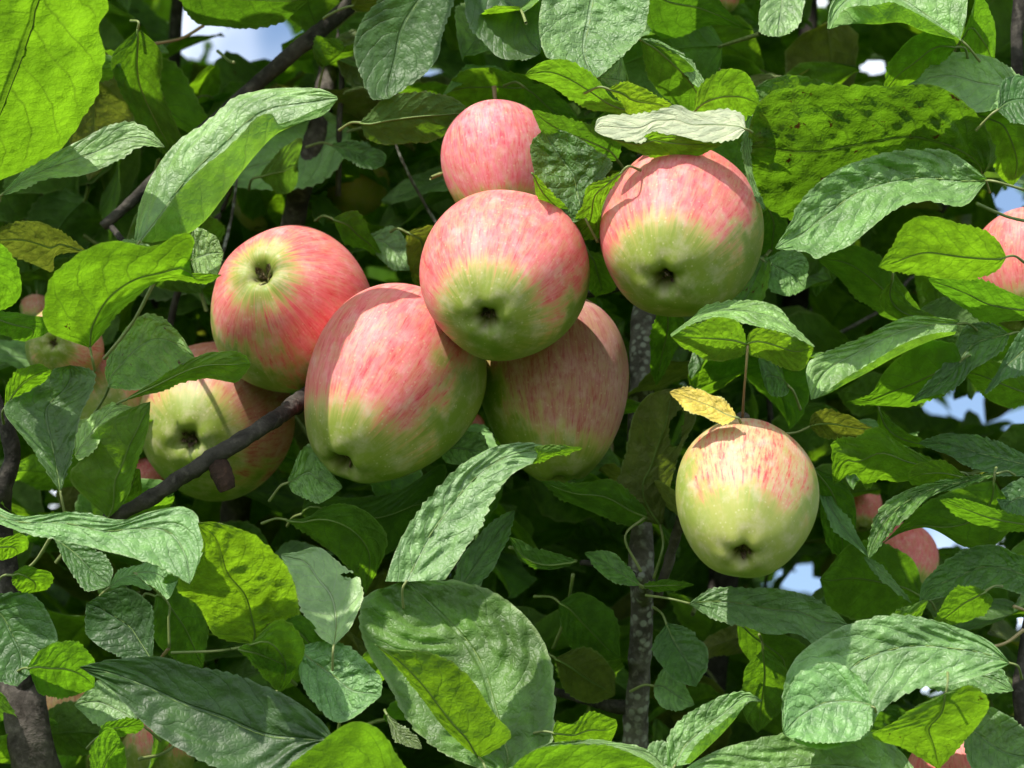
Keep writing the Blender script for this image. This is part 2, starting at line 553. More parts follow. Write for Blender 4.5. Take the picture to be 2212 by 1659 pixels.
branch("branch", [(1500, 2150, 40), (1000, 2050, 34), (560, 1900, 32), (480, 1600, 28), (500, 1300, 26), (508, 1110, 25), (560, 800, 24), (625, 520, 22), (650, 400, 20), (692, 255, 20), (720, 60, 24), (735, -200, 28)],
       [75, 60, 48, 42, 36, 32, 32, 32, 29, 24, 20, 16], M_BARK, "grey upright branch rising behind the leftmost red apple", 0.10)
branch("branch", [(560, 1900, 32), (250, 1950, 14), (110, 1800, 9), (75, 1659, 8), (55, 1520, 8), (20, 1380, 10), (-40, 1100, 13), (-60, 700, 18)],
       [48, 62, 60, 57, 50, 40, 30, 22], M_BARK, "thick mottled limb in the lower left corner", 0.22, 20, 0.0, 120)
branch("branch", [(880, -120, 16), (770, -5, 15), (700, 60, 15), (620, 125, 15), (540, 195, 15), (450, 275, 14), (370, 350, 14), (290, 430, 14), (222, 490, 14)],
       [20, 19, 18, 18, 17, 16, 14, 13, 11], M_BARK_DARK, "dark slanting branch across the upper left", 0.14)
branch("branch", [(735, -200, 28), (880, -120, 16)], [16, 20], M_BARK_DARK, None, 0.1)
branch("branch", [(232, 1118, 2.0), (270, 1105, 1.5), (330, 1072, 1.0), (385, 1035, 0.8), (440, 1000, 0.6), (500, 965, 0.6), (560, 928, 1.2), (610, 893, 3), (652, 862, 6), (720, 812, 12), (860, 720, 18), (1400, 600, 18)],
       [14, 17, 18, 18, 20, 17, 16, 15, 15, 14, 16, 20], M_BARK_DARK, "dark grey twig crossing in front of the streaked green and red apple", 0.26, 18, 0.35, 200)
tube_stub = branch("cut_spur", [(466, 985, 1.0), (474, 1008, 0.6), (482, 1030, 0.2), (488, 1048, 0.0), (492, 1058, 0.0)], [17, 21, 25, 23, 17], M_STUB, "short brown cut stub hanging from the dark twig", 0.22, 16)
branch("branch", [(55, 1520, 8), (10, 1150, 6), (10, 1050, 5), (28, 980, 5), (5, 900, 5), (-40, 800, 6)], [26, 24, 22, 19, 18, 16], M_BARK_DARK, None, 0.25)
branch("branch", [(735, -200, 28), (420, -80, 34), (385, 0, 36), (378, 110, 36), (372, 220, 36), (360, 420, 38), (300, 900, 40)], [16, 14, 14, 14, 13, 12, 10], M_BARK, None, 0.1)
branch("branch", [(1440, -150, 30), (2000, -180, 20), (2185, -60, 12), (2196, 90, 10), (2200, 200, 10), (2240, 420, 11)], [14, 18, 20, 16, 14, 10], M_BARK_DARK, None, 0.2)
branch("branch", [(1545, 1800, 33), (2100, 1900, 18), (2212, 1750, 8), (2206, 1560, 6), (2202, 1480, 6), (2230, 1300, 8)], [44, 30, 24, 18, 16, 12], M_BARK_DARK, None, 0.25)
branch("branch", [(1372, 1530, 12), (1330, 1525, 12), (1290, 1518, 13), (1240, 1505, 16), (1150, 1480, 20)], [18, 12, 10, 9, 8], M_BARK_DARK, None, 0.25)
branch("branch", [(1390, 1265, 10), (1365, 1240, 8), (1330, 1222, 8), (1255, 1215, 7)], [14, 9, 7, 6], M_BARK_DARK, None, 0.3)
branch("fruit_spur", [(1388, 1290, 10), (1395, 1262, 8), (1380, 1240, 7.4)], [22, 17, 9], M_BARK_SCAB, None, 0.35)
branch("fruit_spur", [(1420, 1290, 10), (1500, 1050, 7), (1598, 930, 2), (1604, 902, -.5)], [10, 12, 13, 15], M_BARK, "brown spur above the single greenish apple", 0.3)
branch("twig", [(240, 490, 14), (300, 560, 11), (350, 600, 6)], [7, 6, 5], M_BARK_DARK, None, 0.1)

# ------------------------------------------------------------------ apples
def apple_geometry(R, H, seed, nseg=72, nring=56, taper=0.16, lobes=0.032):
    rng = random.Random(seed)
    ph = rng.random() * 6.28
    ax, ay = rng.uniform(-.03, .03), rng.uniform(-.03, .03)
    verts, faces = [], []
    def radius(a, th):
        s, c = math.sin(a), math.cos(a)          # c = +1 stalk, -1 calyx
        r = s ** 0.86 * (1 + taper * c)
        low = max(0.0, -c)
        r *= 1 + lobes * math.cos(5 * (th + ph)) * (0.25 + low ** 2) + 0.014 * math.cos(2 * th + ph * 2) + 0.012 * math.cos(3 * th + ph)
        z = c * (1.0 - 0.05 * s)
        z -= 0.30 * math.exp(-(r / 0.20) ** 2) if c > 0 else 0
        if c < 0:
            z += (0.235 + 0.022 * math.cos(5 * (th + ph))) * math.exp(-(r / 0.135) ** 2)
            z += 0.018 * math.cos(5 * (th + ph)) * math.exp(-((r - 0.30) / 0.16) ** 2)
        return r, z
    aa = [math.pi * (i / (nring - 1)) for i in range(nring)]
    for i, a in enumerate(aa[1:-1]):
        for k in range(nseg):
            th = 2 * math.pi * k / nseg
            r, z = radius(a, th)
            x, y = r * math.cos(th), r * math.sin(th)
            verts.append((R * (x + ax * z), R * (y + ay * z), H * z))
    top = len(verts)
    verts.append((0, 0, H * radius(1e-4, 0)[1]))
    verts.append((0, 0, H * radius(math.pi - 1e-4, 0)[1]))
    m = nring - 2
    for i in range(m - 1):
        for k in range(nseg):
            k2 = (k + 1) % nseg
            faces.append((i * nseg + k, (i + 1) * nseg + k, (i + 1) * nseg + k2, i * nseg + k2))
    for k in range(nseg):
        k2 = (k + 1) % nseg
        faces.append((top, k, k2))
        faces.append((top + 1, (m - 1) * nseg + k2, (m - 1) * nseg + k))
    return verts, faces


def calyx_mesh(R, H, seed, openness=0.5):
    """five dry sepals and a few stamen stubs standing in the basin"""
    rng = random.Random(seed + 50)
    verts, faces = [], []
    z0 = -H * 0.775
    for k in range(5):
        an = 2 * math.pi * k / 5 + rng.uniform(-.25, .25)
        lean = openness * rng.uniform(0.3, 1.1)
        ln = R * rng.uniform(0.17, 0.25)
        wd = R * 0.062
        c, s = math.cos(an), math.sin(an)
        b = len(verts)
        for j in range(5):
            t = j / 4
            rad = R * 0.045 + ln * math.sin(lean * t * 1.7) * 0.75
            zz = z0 - ln * t * math.cos(lean * t) * 0.9 + (0.03 * R * (t > 0.9))
            w = wd * (1 - t) ** 0.7 * (1 + 0.2 * rng.uniform(-1, 1)) + 0.002 * R
            cx, cy = rad * c, rad * s
            for q, lift in ((-1, 0), (0, R * 0.014), (1, 0)):
                verts.append((cx - s * w * q + c * lift, cy + c * w * q + s * lift, zz))
        for j in range(4):
            for q in range(2):
                i0 = b + j * 3 + q
                faces.append((i0, i0 + 1, i0 + 4, i0 + 3))
    for k in range(9):
        an = rng.uniform(0, 6.28)
        rr = R * rng.uniform(0.0, 0.05)
        b = len(verts)
        tx, ty = rng.uniform(-.04, .04) * R, rng.uniform(-.04, .04) * R
        x, y = rr * math.cos(an), rr * math.sin(an)
        hh = R * rng.uniform(.06, .13)
        for j, (zz, w) in enumerate(((0, .010), (hh, .007))):
            for q in range(4):
                a2 = q * math.pi / 2
                verts.append((x + tx * j + w * R * math.cos(a2), y + ty * j + w * R * math.sin(a2), z0 - zz))
        for q in range(4):
            faces.append((b + q, b + (q + 1) % 4, b + 4 + (q + 1) % 4, b + 4 + q))
        faces.append((b + 4, b + 5, b + 6, b + 7))
    # floor disc of the basin
    b = len(verts)
    for q in range(10):
        a2 = q * 0.6283
        verts.append((R * .075 * math.cos(a2), R * .075 * math.sin(a2), z0 + 0.012 * R))
    verts.append((0, 0, z0 - 0.02 * R))
    for q in range(10):
        faces.append((b + (q + 1) % 10, b + q, b + 10))
    return verts, faces


def apple(x, y, d, r, h, cal, label, blush=(-0.3, 0.8, 0.5), amount=0.5, seed=1, group="apples hanging in the tree", stalk_to=None, detail=True, spin=0.0, **mk):
    """x, y centre; r, h half-width and half-length in layout units; cal = calyx direction (right, up, towards camera)"""
    c = Vector(cal).normalized()
    zdir = -(RIGHT * c.x + UP * c.y + BACK * c.z)            # stalk end
    xdir = zdir.cross(RIGHT if abs(zdir.dot(RIGHT)) < 0.8 else UP).normalized()
    ydir = zdir.cross(xdir)
    M = Matrix((xdir, ydir, zdir)).transposed()
    M = M @ Matrix.Rotation(spin, 3, 'Z')
    bd = RIGHT * blush[0] + UP * blush[1] + BACK * blush[2]
    bl = (M.transposed() @ bd).normalized()
    R, H = r * U * K(d), h * U * K(d)
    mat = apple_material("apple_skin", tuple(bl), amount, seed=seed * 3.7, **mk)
    root = bpy.data.objects.new("apple", None)
    COL.objects.link(root)
    root.matrix_world = Matrix.Translation(P(x, y, d)) @ M.to_4x4()
    tag(root, label, "apple", group)
    v, f = apple_geometry(R, H, seed, *( (80, 60) if detail else (40, 30)))
    mesh_obj("skin", v, f, mat, root)
    v, f = calyx_mesh(R, H, seed, 0.3 + 0.5 * random.Random(seed).random())
    mesh_obj("calyx", v, f, M_DRY, root, smooth=False)
    # stalk in the object's own frame
    bend = Vector((0.25 * math.sin(seed), 0.25 * math.cos(seed), 0))
    up_l = M.transposed() @ Vector((0, 0, 1))
    ln = R * 0.95
    p0 = Vector((0, 0, H * 0.66))
    p1 = Vector((0, 0, H * 0.98)) + bend * R * 0.2
    p2 = p1 + (Vector((0, 0, 1)) * 0.6 + up_l * 0.6).normalized() * ln * 0.45
    tube("stalk", [p0, p1, p2], [R * .030, R * .028, R * .045], M_STALK_RED, root, 8, 0.1, 14)
    tipw = M @ p2 + P(x, y, d)
    APPLE_TIPS.append((tipw, d, x, y))
    return root


APPLE_TIPS = []
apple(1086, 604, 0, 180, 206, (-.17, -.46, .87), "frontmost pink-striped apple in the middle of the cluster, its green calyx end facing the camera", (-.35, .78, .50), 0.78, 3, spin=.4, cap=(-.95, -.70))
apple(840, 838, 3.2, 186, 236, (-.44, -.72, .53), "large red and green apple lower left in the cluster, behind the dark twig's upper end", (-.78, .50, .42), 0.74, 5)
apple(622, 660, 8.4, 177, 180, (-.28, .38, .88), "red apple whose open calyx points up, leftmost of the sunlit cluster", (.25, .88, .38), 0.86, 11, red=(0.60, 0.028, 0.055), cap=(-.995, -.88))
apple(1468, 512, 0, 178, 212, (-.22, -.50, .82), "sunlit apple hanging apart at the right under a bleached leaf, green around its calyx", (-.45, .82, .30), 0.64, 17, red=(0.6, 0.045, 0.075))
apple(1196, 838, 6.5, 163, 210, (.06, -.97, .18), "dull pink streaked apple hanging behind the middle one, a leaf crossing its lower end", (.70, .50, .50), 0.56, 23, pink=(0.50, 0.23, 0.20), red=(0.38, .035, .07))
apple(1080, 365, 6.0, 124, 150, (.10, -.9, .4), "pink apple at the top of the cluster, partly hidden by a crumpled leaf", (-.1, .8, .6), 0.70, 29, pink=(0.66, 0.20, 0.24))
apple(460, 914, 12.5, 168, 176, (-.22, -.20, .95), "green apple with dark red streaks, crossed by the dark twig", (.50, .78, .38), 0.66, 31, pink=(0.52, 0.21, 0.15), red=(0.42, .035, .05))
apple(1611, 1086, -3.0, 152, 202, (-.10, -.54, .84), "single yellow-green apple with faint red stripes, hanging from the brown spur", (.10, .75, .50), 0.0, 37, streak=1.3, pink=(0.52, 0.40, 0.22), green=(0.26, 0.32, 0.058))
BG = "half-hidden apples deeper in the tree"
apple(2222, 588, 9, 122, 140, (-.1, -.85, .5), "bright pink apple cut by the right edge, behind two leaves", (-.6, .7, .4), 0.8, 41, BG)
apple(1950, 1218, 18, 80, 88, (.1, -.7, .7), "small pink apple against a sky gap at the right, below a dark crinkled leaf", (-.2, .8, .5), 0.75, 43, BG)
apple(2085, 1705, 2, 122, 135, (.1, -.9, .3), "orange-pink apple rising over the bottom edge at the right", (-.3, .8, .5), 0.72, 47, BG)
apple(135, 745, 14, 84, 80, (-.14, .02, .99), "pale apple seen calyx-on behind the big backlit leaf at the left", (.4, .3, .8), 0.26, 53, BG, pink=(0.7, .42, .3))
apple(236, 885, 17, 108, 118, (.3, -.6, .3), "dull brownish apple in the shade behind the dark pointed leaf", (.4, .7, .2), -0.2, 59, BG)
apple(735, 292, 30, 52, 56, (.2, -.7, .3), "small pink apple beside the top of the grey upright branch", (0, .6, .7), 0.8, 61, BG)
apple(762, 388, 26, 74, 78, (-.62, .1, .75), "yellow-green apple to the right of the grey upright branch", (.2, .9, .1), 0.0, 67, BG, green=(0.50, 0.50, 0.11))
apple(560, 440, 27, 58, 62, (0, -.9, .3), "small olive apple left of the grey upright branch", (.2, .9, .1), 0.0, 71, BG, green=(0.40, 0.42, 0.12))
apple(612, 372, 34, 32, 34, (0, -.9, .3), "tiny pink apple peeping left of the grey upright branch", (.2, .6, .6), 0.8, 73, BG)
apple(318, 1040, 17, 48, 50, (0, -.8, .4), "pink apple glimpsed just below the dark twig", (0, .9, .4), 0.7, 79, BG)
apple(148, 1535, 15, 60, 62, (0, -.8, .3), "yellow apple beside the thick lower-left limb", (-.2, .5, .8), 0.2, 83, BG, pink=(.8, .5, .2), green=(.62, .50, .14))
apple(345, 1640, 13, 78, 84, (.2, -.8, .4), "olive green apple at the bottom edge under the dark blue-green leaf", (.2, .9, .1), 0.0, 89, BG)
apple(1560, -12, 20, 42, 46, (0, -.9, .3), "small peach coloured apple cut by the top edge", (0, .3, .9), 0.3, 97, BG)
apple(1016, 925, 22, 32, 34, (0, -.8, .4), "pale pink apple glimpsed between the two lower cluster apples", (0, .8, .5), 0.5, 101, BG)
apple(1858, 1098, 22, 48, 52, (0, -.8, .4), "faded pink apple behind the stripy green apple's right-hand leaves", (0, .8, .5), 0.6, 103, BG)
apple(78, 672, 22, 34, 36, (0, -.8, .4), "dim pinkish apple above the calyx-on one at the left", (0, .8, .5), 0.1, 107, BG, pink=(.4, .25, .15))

# ------------------------------------------------------------------ hero leaves
def chain(s):
    out = []
    for w in s.split():
        a = [float(q) for q in w.split(',')]
        out.append(a if len(a) == 3 else a + [0.0])
    return np.array(out)


LEAF_N = 0
LEAF_BASES = []


def loft_leaf(side, d, rails, us, base=0, tilt=None, tx=0.0, crink=0.25, mat='leaf', label=None, tint=(1, 1, 1), teeth=4.4,
              wave=6.0, quilt=4.0, nv=64, nu=30, stalk=None, stalk_len=70, rib=True, stalk_mat=None, holes=()):
    """side 'T': the upper face of the blade looks at the camera at the first rail; 'U': the underside.
    rails: chains from one end of the leaf to the other, first edge to last edge; us: -1..1 across the blade for each rail"""
    global LEAF_N
    LEAF_N += 1
    sd = LEAF_N * 1.37
    rl = [catmull(r if base == 0 else r[::-1], nv) for r in rails]
    A = np.array(rl)                                   # K, nv, 3
    allp = A.reshape(-1, 3)
    cx, cy = allp[:, 0].mean(), allp[:, 1].mean()
    if tilt is None:
        tilt = 1.3 if side == 'U' else -0.55
    uu = np.linspace(-1, 1, nu)
    us = np.array(us, float)
    Kr = len(us)
    G = np.zeros((nv, nu, 3))
    for j in range(nv):
        q = A[:, j, :]
        dense = []
        ext = np.vstack([2 * q[0] - q[1], q, 2 * q[-1] - q[-2]])
        tt = []
        for i in range(1, Kr):
            p0, p1, p2, p3 = ext[i - 1], ext[i], ext[i + 1], ext[i + 2]
            for s in np.linspace(0, 1, 8, endpoint=False):
                dense.append(0.5 * (2 * p1 + (p2 - p0) * s + (2 * p0 - 5 * p1 + 4 * p2 - p3) * s * s + (3 * p1 - p0 - 3 * p2 + p3) * s ** 3))
                tt.append(us[i - 1] + (us[i] - us[i - 1]) * s)
        dense.append(q[-1])
        tt.append(us[-1])
        dense = np.array(dense)
        for k in range(3):
            G[j, :, k] = np.interp(uu, tt, dense[:, k])
    vv = np.linspace(0, 1, nv)
    # saw-toothed margin
    for e, inner in ((0, 1), (nu - 1, nu - 2)):
        out = G[:, e, :] - G[:, inner, :]
        ln = np.linalg.norm(out, axis=1, keepdims=True) + 1e-6
        saw = ((vv * 21 + 0.35 * np.sin(vv * 23 + sd)) % 1.0)
        amp = teeth * np.clip(np.sin(np.pi * vv) * 3, 0, 1) * (0.55 + 0.45 * np.sin(vv * 11 + sd * 2))
        wob = np.array([6.0 * noise.noise(Vector((v_ * 5.5, sd, 9.0 * e))) * min(1, 5 * v_ * (1 - v_)) for v_ in vv])
        G[:, e, :] += out / ln * ((amp * (saw - 0.35)) * 1.5 + wob)[:, None]
    # depth: plane tilt
    G[:, :, 2] += (-(G[:, :, 1] - cy)) * tilt + (G[:, :, 0] - cx) * tx
    # undulation of the margins and swelling between the veins
    edge = np.abs(uu) ** 2
    size = math.sqrt(max(np.ptp(G[:, :, 0]), 20) * max(np.ptp(G[:, :, 1]), 20)) / 200.0
    for j in range(nv):
        for i in range(nu):
            a = uu[i]
            v = vv[j]
            h = wave * min(size, 0.8) * edge[i] * math.sin(v * 9 + sd + (2.1 if a > 0 else 0)) * min(1, 4 * v * (1 - v))
            wq = noise.noise(Vector((a * 1.7, v * 4.0, sd + 7)))
            lat = v * 8 - 1.9 * abs(a) ** 1.25 + (0.45 if a > 0 else 0) + wq * 1.1
            fr = abs((lat % 1.0) - 0.5) * 2
            irr = 0.55 + 0.9 * noise.noise(Vector((a * 1.3 + 5, v * 3.1, sd)))
            h += quilt * 0.85 * size * irr * (fr ** 0.6 - 0.5) * min(1, abs(a) * 4) * (1 - abs(a) ** 4)
            h += crink * 11 * size * noise.fractal(Vector((G[j, i, 0] / 34, G[j, i, 1] / 34, sd)), 1.0, 2.0, 3)
            G[j, i, 2] += h
    verts, uvs, faces = [], [], []
    for j in range(nv):
        for i in range(nu):
            verts.append(P(G[j, i, 0], G[j, i, 1], d, G[j, i, 2]))
            uvs.append((uu[i] * .5 + .5, vv[j]))
    # which way does the first half of the blade look?
    h = max(2, int((us[1] + 1) / 2 * nu * 0.8))
    sgn = 0.0
    for j in range(4, nv - 4, 4):
        for i in range(0, h):
            e1 = G[j + 1, i] - G[j, i]
            e2 = G[j, i + 1] - G[j, i]
            sgn += e1[0] * e2[1] - e1[1] * e2[0]       # image y points down
    ccw_front = sgn < 0                                 # (e1, e2) normal looks at the camera
    want_front = side == 'T'
    flip = ccw_front != want_front
    for j in range(nv - 1):
        for i in range(nu - 1):
            a = j * nu + i
            f = (a, a + nu, a + nu + 1, a + 1)
            gx_, gy_ = G[j, i, 0], G[j, i, 1]
            if any(((gx_ - hx) / ha) ** 2 + ((gy_ - hy) / hb) ** 2 < 1 for hx, hy, ha, hb in holes):
                continue
            faces.append(f[::-1] if flip else f)
    # object origin at the base of the blade
    im = int(np.argmin(np.abs(uu)))
    b0 = P(G[0, im, 0], G[0, im, 1], d, G[0, im, 2])
    verts = [v - b0 for v in verts]
    o = mesh_obj("leaf", verts, faces, MATS[mat], None, uvs)
    o.location = b0
    to_tree(o)
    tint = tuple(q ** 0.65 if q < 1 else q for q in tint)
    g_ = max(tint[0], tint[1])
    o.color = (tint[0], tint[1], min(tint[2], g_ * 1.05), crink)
    if label:
        o["label"] = label
    # midrib stands out below the blade
    mids = [Vector(verts[j * nu + im]) for j in range(0, nv, 3)]
    fn = []
    for j in range(0, nv, 3):
        jj = min(j, nv - 2)
        e1 = Vector(verts[(jj + 1) * nu + im]) - Vector(verts[jj * nu + im])
        e2 = Vector(verts[jj * nu + im + 1]) - Vector(verts[jj * nu + im])
        nn = e1.cross(e2)
        if nn.length > 1e-12:
            nn.normalize()
        fn.append(-nn if not flip else nn)
    kk = K(d) * U
    if rib:
        pts = [m + n_ * (1.6 - .9 * i_ / len(mids)) * kk for i_, (m, n_) in enumerate(zip(mids, fn))][:-2]
        tube("midrib", pts, [2.2 * kk, 1.7 * kk, 1.2 * kk, 0.6 * kk], M_RIB, o, 6, 0, len(pts))
    # stalk
    if stalk is not None or stalk_len > 0:
        m0 = mids[0]
        dr = (mids[0] - mids[3])
        dr.normalize()
        if stalk is None:
            rng = random.Random(LEAF_N)
            ln = stalk_len * kk
            p1 = m0 + (dr + FWD * .5) * ln * 0.32
            p2 = p1 + (dr * 0.6 + FWD * 0.9 + Vector((rng.uniform(-.3, .3), 0, -0.35))).normalized() * ln * 0.7
            pts = [m0 - dr * 3 * kk, p1, p2]
        else:
            pts = [m0 - dr * 3 * kk] + [P(a, b, d, z) - b0 for a, b, z in chain(stalk)]
        tube("leaf_stalk", pts, [2.9 * kk, 2.6 * kk, 3.4 * kk], stalk_mat or M_STALK, o, 8, 0.05, 16)
        LEAF_BASES.append(b0 + pts[-1])
    return o


def L(side, d, top, bot, base=0, mb=0.5, fold=0.22, **kw):
    """a leaf given by its two margins as seen"""
    a, b = chain(top), chain(bot)
    n = 24
    A, B = catmull(a, n), catmull(b, n)
    mid = A * (1 - mb) + B * mb
    w = np.linalg.norm(A - B, axis=1) / 2
    mid[:, 2] += w * fold * (1 if side == 'U' else -1)
    # let both margins close at the tip and base
    for e in (0, -1):
        c = (A[e] + B[e]) / 2
        mid[e] = c
        A[e] = A[e] * 0.35 + c * 0.65
        B[e] = B[e] * 0.35 + c * 0.65
    return loft_leaf(side, d, [A, mid, B], [-1, 0, 1], base, **kw)


def F(side, d, rails, us, base=0, **kw):
    return loft_leaf(side, d, [chain(r) for r in rails], us, base, **kw)


# --- upper left
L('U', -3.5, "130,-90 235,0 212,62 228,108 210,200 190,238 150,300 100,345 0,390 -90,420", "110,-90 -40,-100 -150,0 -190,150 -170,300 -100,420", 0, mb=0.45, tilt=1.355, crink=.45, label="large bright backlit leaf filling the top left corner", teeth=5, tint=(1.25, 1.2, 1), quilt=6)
L('T', 0.5, "5,415 60,365 130,325 200,290 262,264 320,280 357,318", "5,425 60,402 110,388 200,372 255,348 300,318 357,318", 0, crink=.3, mat='pale', quilt=5, stalk_len=20)
F('T', -1.5, ["290,518,-5 300,450,-40 330,372,-45 380,310,-45 440,268,-45 500,215,-40 560,196,-35 620,188,-25 690,192,0 728,208,0",
              "296,520,-5 330,460,-12 368,398,-18 415,345,-20 470,300,-20 530,245,-18 580,222,-14 640,215,-10 695,210,0 729,212,0",
              "330,524,0 395,510,-5 440,480,-5 480,430,-5 520,375,-5 570,315,-5 605,285,0 655,262,5 700,248,2 729,216,0",
              "305,521,20 345,472,70 385,412,100 440,360,105 480,330,95 520,292,80 555,256,65 588,246,40 600,268,16 720,222,4"],
  [-1, -.15, .45, 1], 0, crink=.30, mat='pale', label="long arching leaf, pale above with its bright underside folded over", quilt=5, tilt=-.35, tint=(1, 1.05, 1.02))
L('U', -6.0, "195,752 105,715 96,665 112,600 178,545 245,522 330,532 395,500 422,522 392,568 388,588 430,590 478,592", "195,752 235,705 275,655 320,622 360,606 400,604 440,612 478,596", 0, mb=.78, tilt=1.3, label="broad bright backlit leaf left of the red apples", tint=(1.1, 1.12, 1), crink=.3, stalk="198,770,-10 205,800,-60")
L('T', .5, "200,560 240,528 290,517 345,545", "200,562 250,545 300,548 345,548", 0, mat='pale', stalk_len=0, rib=False, nv=36, nu=14, crink=.2)
L('T', 1.0, "412,560 415,505 440,495 465,510 483,545", "412,565 425,600 445,612 470,590 483,548", 0, mat='pale', crink=1.0, stalk_len=20, nv=44, nu=24)
L('T', 2.0, "235,838 228,790 265,718 310,680 348,682 382,712 402,742 422,772", "235,838 290,842 330,828 380,800 422,776", 0, mb=.4, crink=.8, mat='spot', tint=(1.3, 1.3, 1.2), label="crumpled mottled leaf under the broad backlit one", stalk="225,860,-20 200,900,-60")
L('U', -1.5, "270,862 335,822 400,782 450,764 500,758 530,768 541,786", "270,866 340,846 400,826 450,818 505,826 525,812 541,790", 0, mb=.45, tilt=.7, tint=(1.05, 1.15, 1), crink=.2)
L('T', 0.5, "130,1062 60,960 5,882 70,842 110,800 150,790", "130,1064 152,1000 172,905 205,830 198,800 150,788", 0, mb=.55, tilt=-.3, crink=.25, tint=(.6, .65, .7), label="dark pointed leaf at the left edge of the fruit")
L('U', -.5, "232,1118 170,1060 152,1022 180,985 205,935 262,890 325,866", "236,1118 268,1085 292,1020 310,962 320,920 325,870", 0, mb=.75, fold=.5, tilt=.8, tint=(1.1, 1.05, 1.2), crink=.35)
L('T', -1.0, "290,880 240,870 205,890 170,930 160,965", "290,884 262,892 230,930 200,975 165,1000", 1, tint=(1.2, 1.2, 1), mat='pale', nv=40, nu=20, stalk_len=0)
L('U', 2.5, "225,1118 245,1060 275,1020 300,1010", "228,1120 270,1110 300,1080 305,1020", 0, tint=(.7, .8, .8), nv=40, nu=20)
L('T', -6.2, "-30,1080 40,1115 150,1104 200,1112 262,1124 330,1104 398,1094 430,1120 437,1185 420,1240 410,1260", "-30,1120 60,1152 130,1166 200,1182 290,1206 350,1226 410,1262", 0, mb=.45, fold=.15, tilt=-.6, crink=.5, mat='pale', label="pale glossy leaf at the left, below the dark twig", quilt=6, tint=(.95, 1.05, .95))
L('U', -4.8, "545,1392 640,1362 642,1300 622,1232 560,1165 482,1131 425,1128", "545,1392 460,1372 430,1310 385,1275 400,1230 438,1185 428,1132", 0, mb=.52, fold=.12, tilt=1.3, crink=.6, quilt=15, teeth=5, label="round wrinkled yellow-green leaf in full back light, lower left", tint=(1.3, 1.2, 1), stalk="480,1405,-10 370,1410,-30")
L('U', -4.2, "540,1392 590,1345 630,1350 660,1405 630,1465 608,1495", "540,1396 545,1430 575,1470 606,1496", 0, tilt=1.35, tint=(1.15, 1.15, 1), nv=44, nu=24, stalk_len=0, crink=.4)
L('U', -4.4, "512,1400 560,1385 600,1400 640,1440", "515,1405 560,1440 620,1455 638,1445", 0, tilt=1.2, tint=(1.2, 1.2, 1), nv=40, nu=20, stalk="545,1395,0 500,1402,-10")
L('T', -1.6, "722,1395 760,1352 782,1295 776,1248 732,1215 690,1180 640,1192 608,1196", "720,1395 690,1372 652,1322 634,1262 606,1200", 0, mb=.5, fold=.25, crink=.15, mat='pale', tint=(1.5, 1.3, 1.5), holes=((752, 1243, 9, 5), (765, 1244, 9, 7)), label="smooth whitish-green leaf left of the big wrinkled leaf", tilt=-.7)
L('U', 4.0, "618,1122 665,1118 700,1094 750,1089 802,1112 832,1160 826,1205 790,1282", "618,1124 690,1175 735,1210 765,1240 790,1284", 0, mb=.45, tilt=1.35, tint=(.95, 1.05, 1))
L('U', 9.0, "650,1110 672,1062 760,1075 860,1060 960,1000 950,1060 900,1130", "650,1112 700,1150 760,1190 830,1200 890,1150 900,1135", 0, mb=.45, tilt=.8, tint=(.5, .6, .7))
L('T', 0.5, "1088,1665 1175,1650 1198,1560 1196,1465 1178,1400 1140,1340 1080,1290 1015,1263 950,1253 868,1255", "1060,1668 950,1625 880,1560 840,1480 790,1400 774,1340 790,1288 866,1256", 0, mb=.42, fold=.10, tilt=-.55, crink=.35, quilt=14, teeth=5, nv=84, nu=44, label="big deeply wrinkled blue-green leaf at the bottom centre", tint=(1.15, 1.15, 1.15), stalk_len=30)
L('U', -4.5, "1036,1636 1064,1624 1098,1598 1103,1582 1080,1556 1050,1515 1000,1450 930,1410 830,1400 782,1366", "1034,1637 1000,1610 950,1562 890,1482 840,1420 783,1368", 0, mb=.82, fold=.35, tilt=.85, crink=.25, tint=(1.25, 1.15, 1), label="narrow yellow-green leaf folded along its midrib, in front of the big wrinkled leaf", stalk="1045,1650,-4 1062,1700,-10")
F('T', -2.5, ["832,1256,0 850,1200,0 880,1140,0 920,1082,0 962,1038,0 1005,998,0 1062,965,0 1130,957,0 1190,965,0 1256,966,0",
              "880,1256,-14 905,1205,-14 935,1150,-14 975,1095,-14 1010,1050,-12 1055,1010,-10 1100,985,-8 1150,975,-6 1195,970,0 1256,968,0",
              "962,1252,0 1002,1192,2 1040,1140,4 1062,1080,4 1100,1030,4 1130,1010,4 1158,1000,4 1180,990,0 1210,982,0 1256,968,0"],
  [-1, 0, 1], 0, crink=.45, mat='pale', quilt=7, teeth=6, label="pale crumpled leaf pointing up across the dull pink apple", tilt=-.5, nv=74, nu=34)
L('U', -2.8, "1150,1000 1162,985 1160,967 1200,962 1258,966", "1150,1002 1180,992 1205,985 1258,970", 0, nv=30, nu=12, tint=(1.3, 1.3, 1), stalk_len=0, tilt=.6, rib=False)
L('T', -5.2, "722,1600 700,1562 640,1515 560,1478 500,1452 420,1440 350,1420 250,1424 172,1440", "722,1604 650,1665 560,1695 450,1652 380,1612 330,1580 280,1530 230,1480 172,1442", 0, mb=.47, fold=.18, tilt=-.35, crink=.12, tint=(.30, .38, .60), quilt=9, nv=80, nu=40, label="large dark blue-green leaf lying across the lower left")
L('U', -6.5, "560,1760 610,1670 700,1595 770,1558 825,1580 862,1640 920,1720", "560,1765 700,1790 850,1780 920,1725", 1, tilt=1.35, tint=(1.05, 1.1, 1), crink=.2)
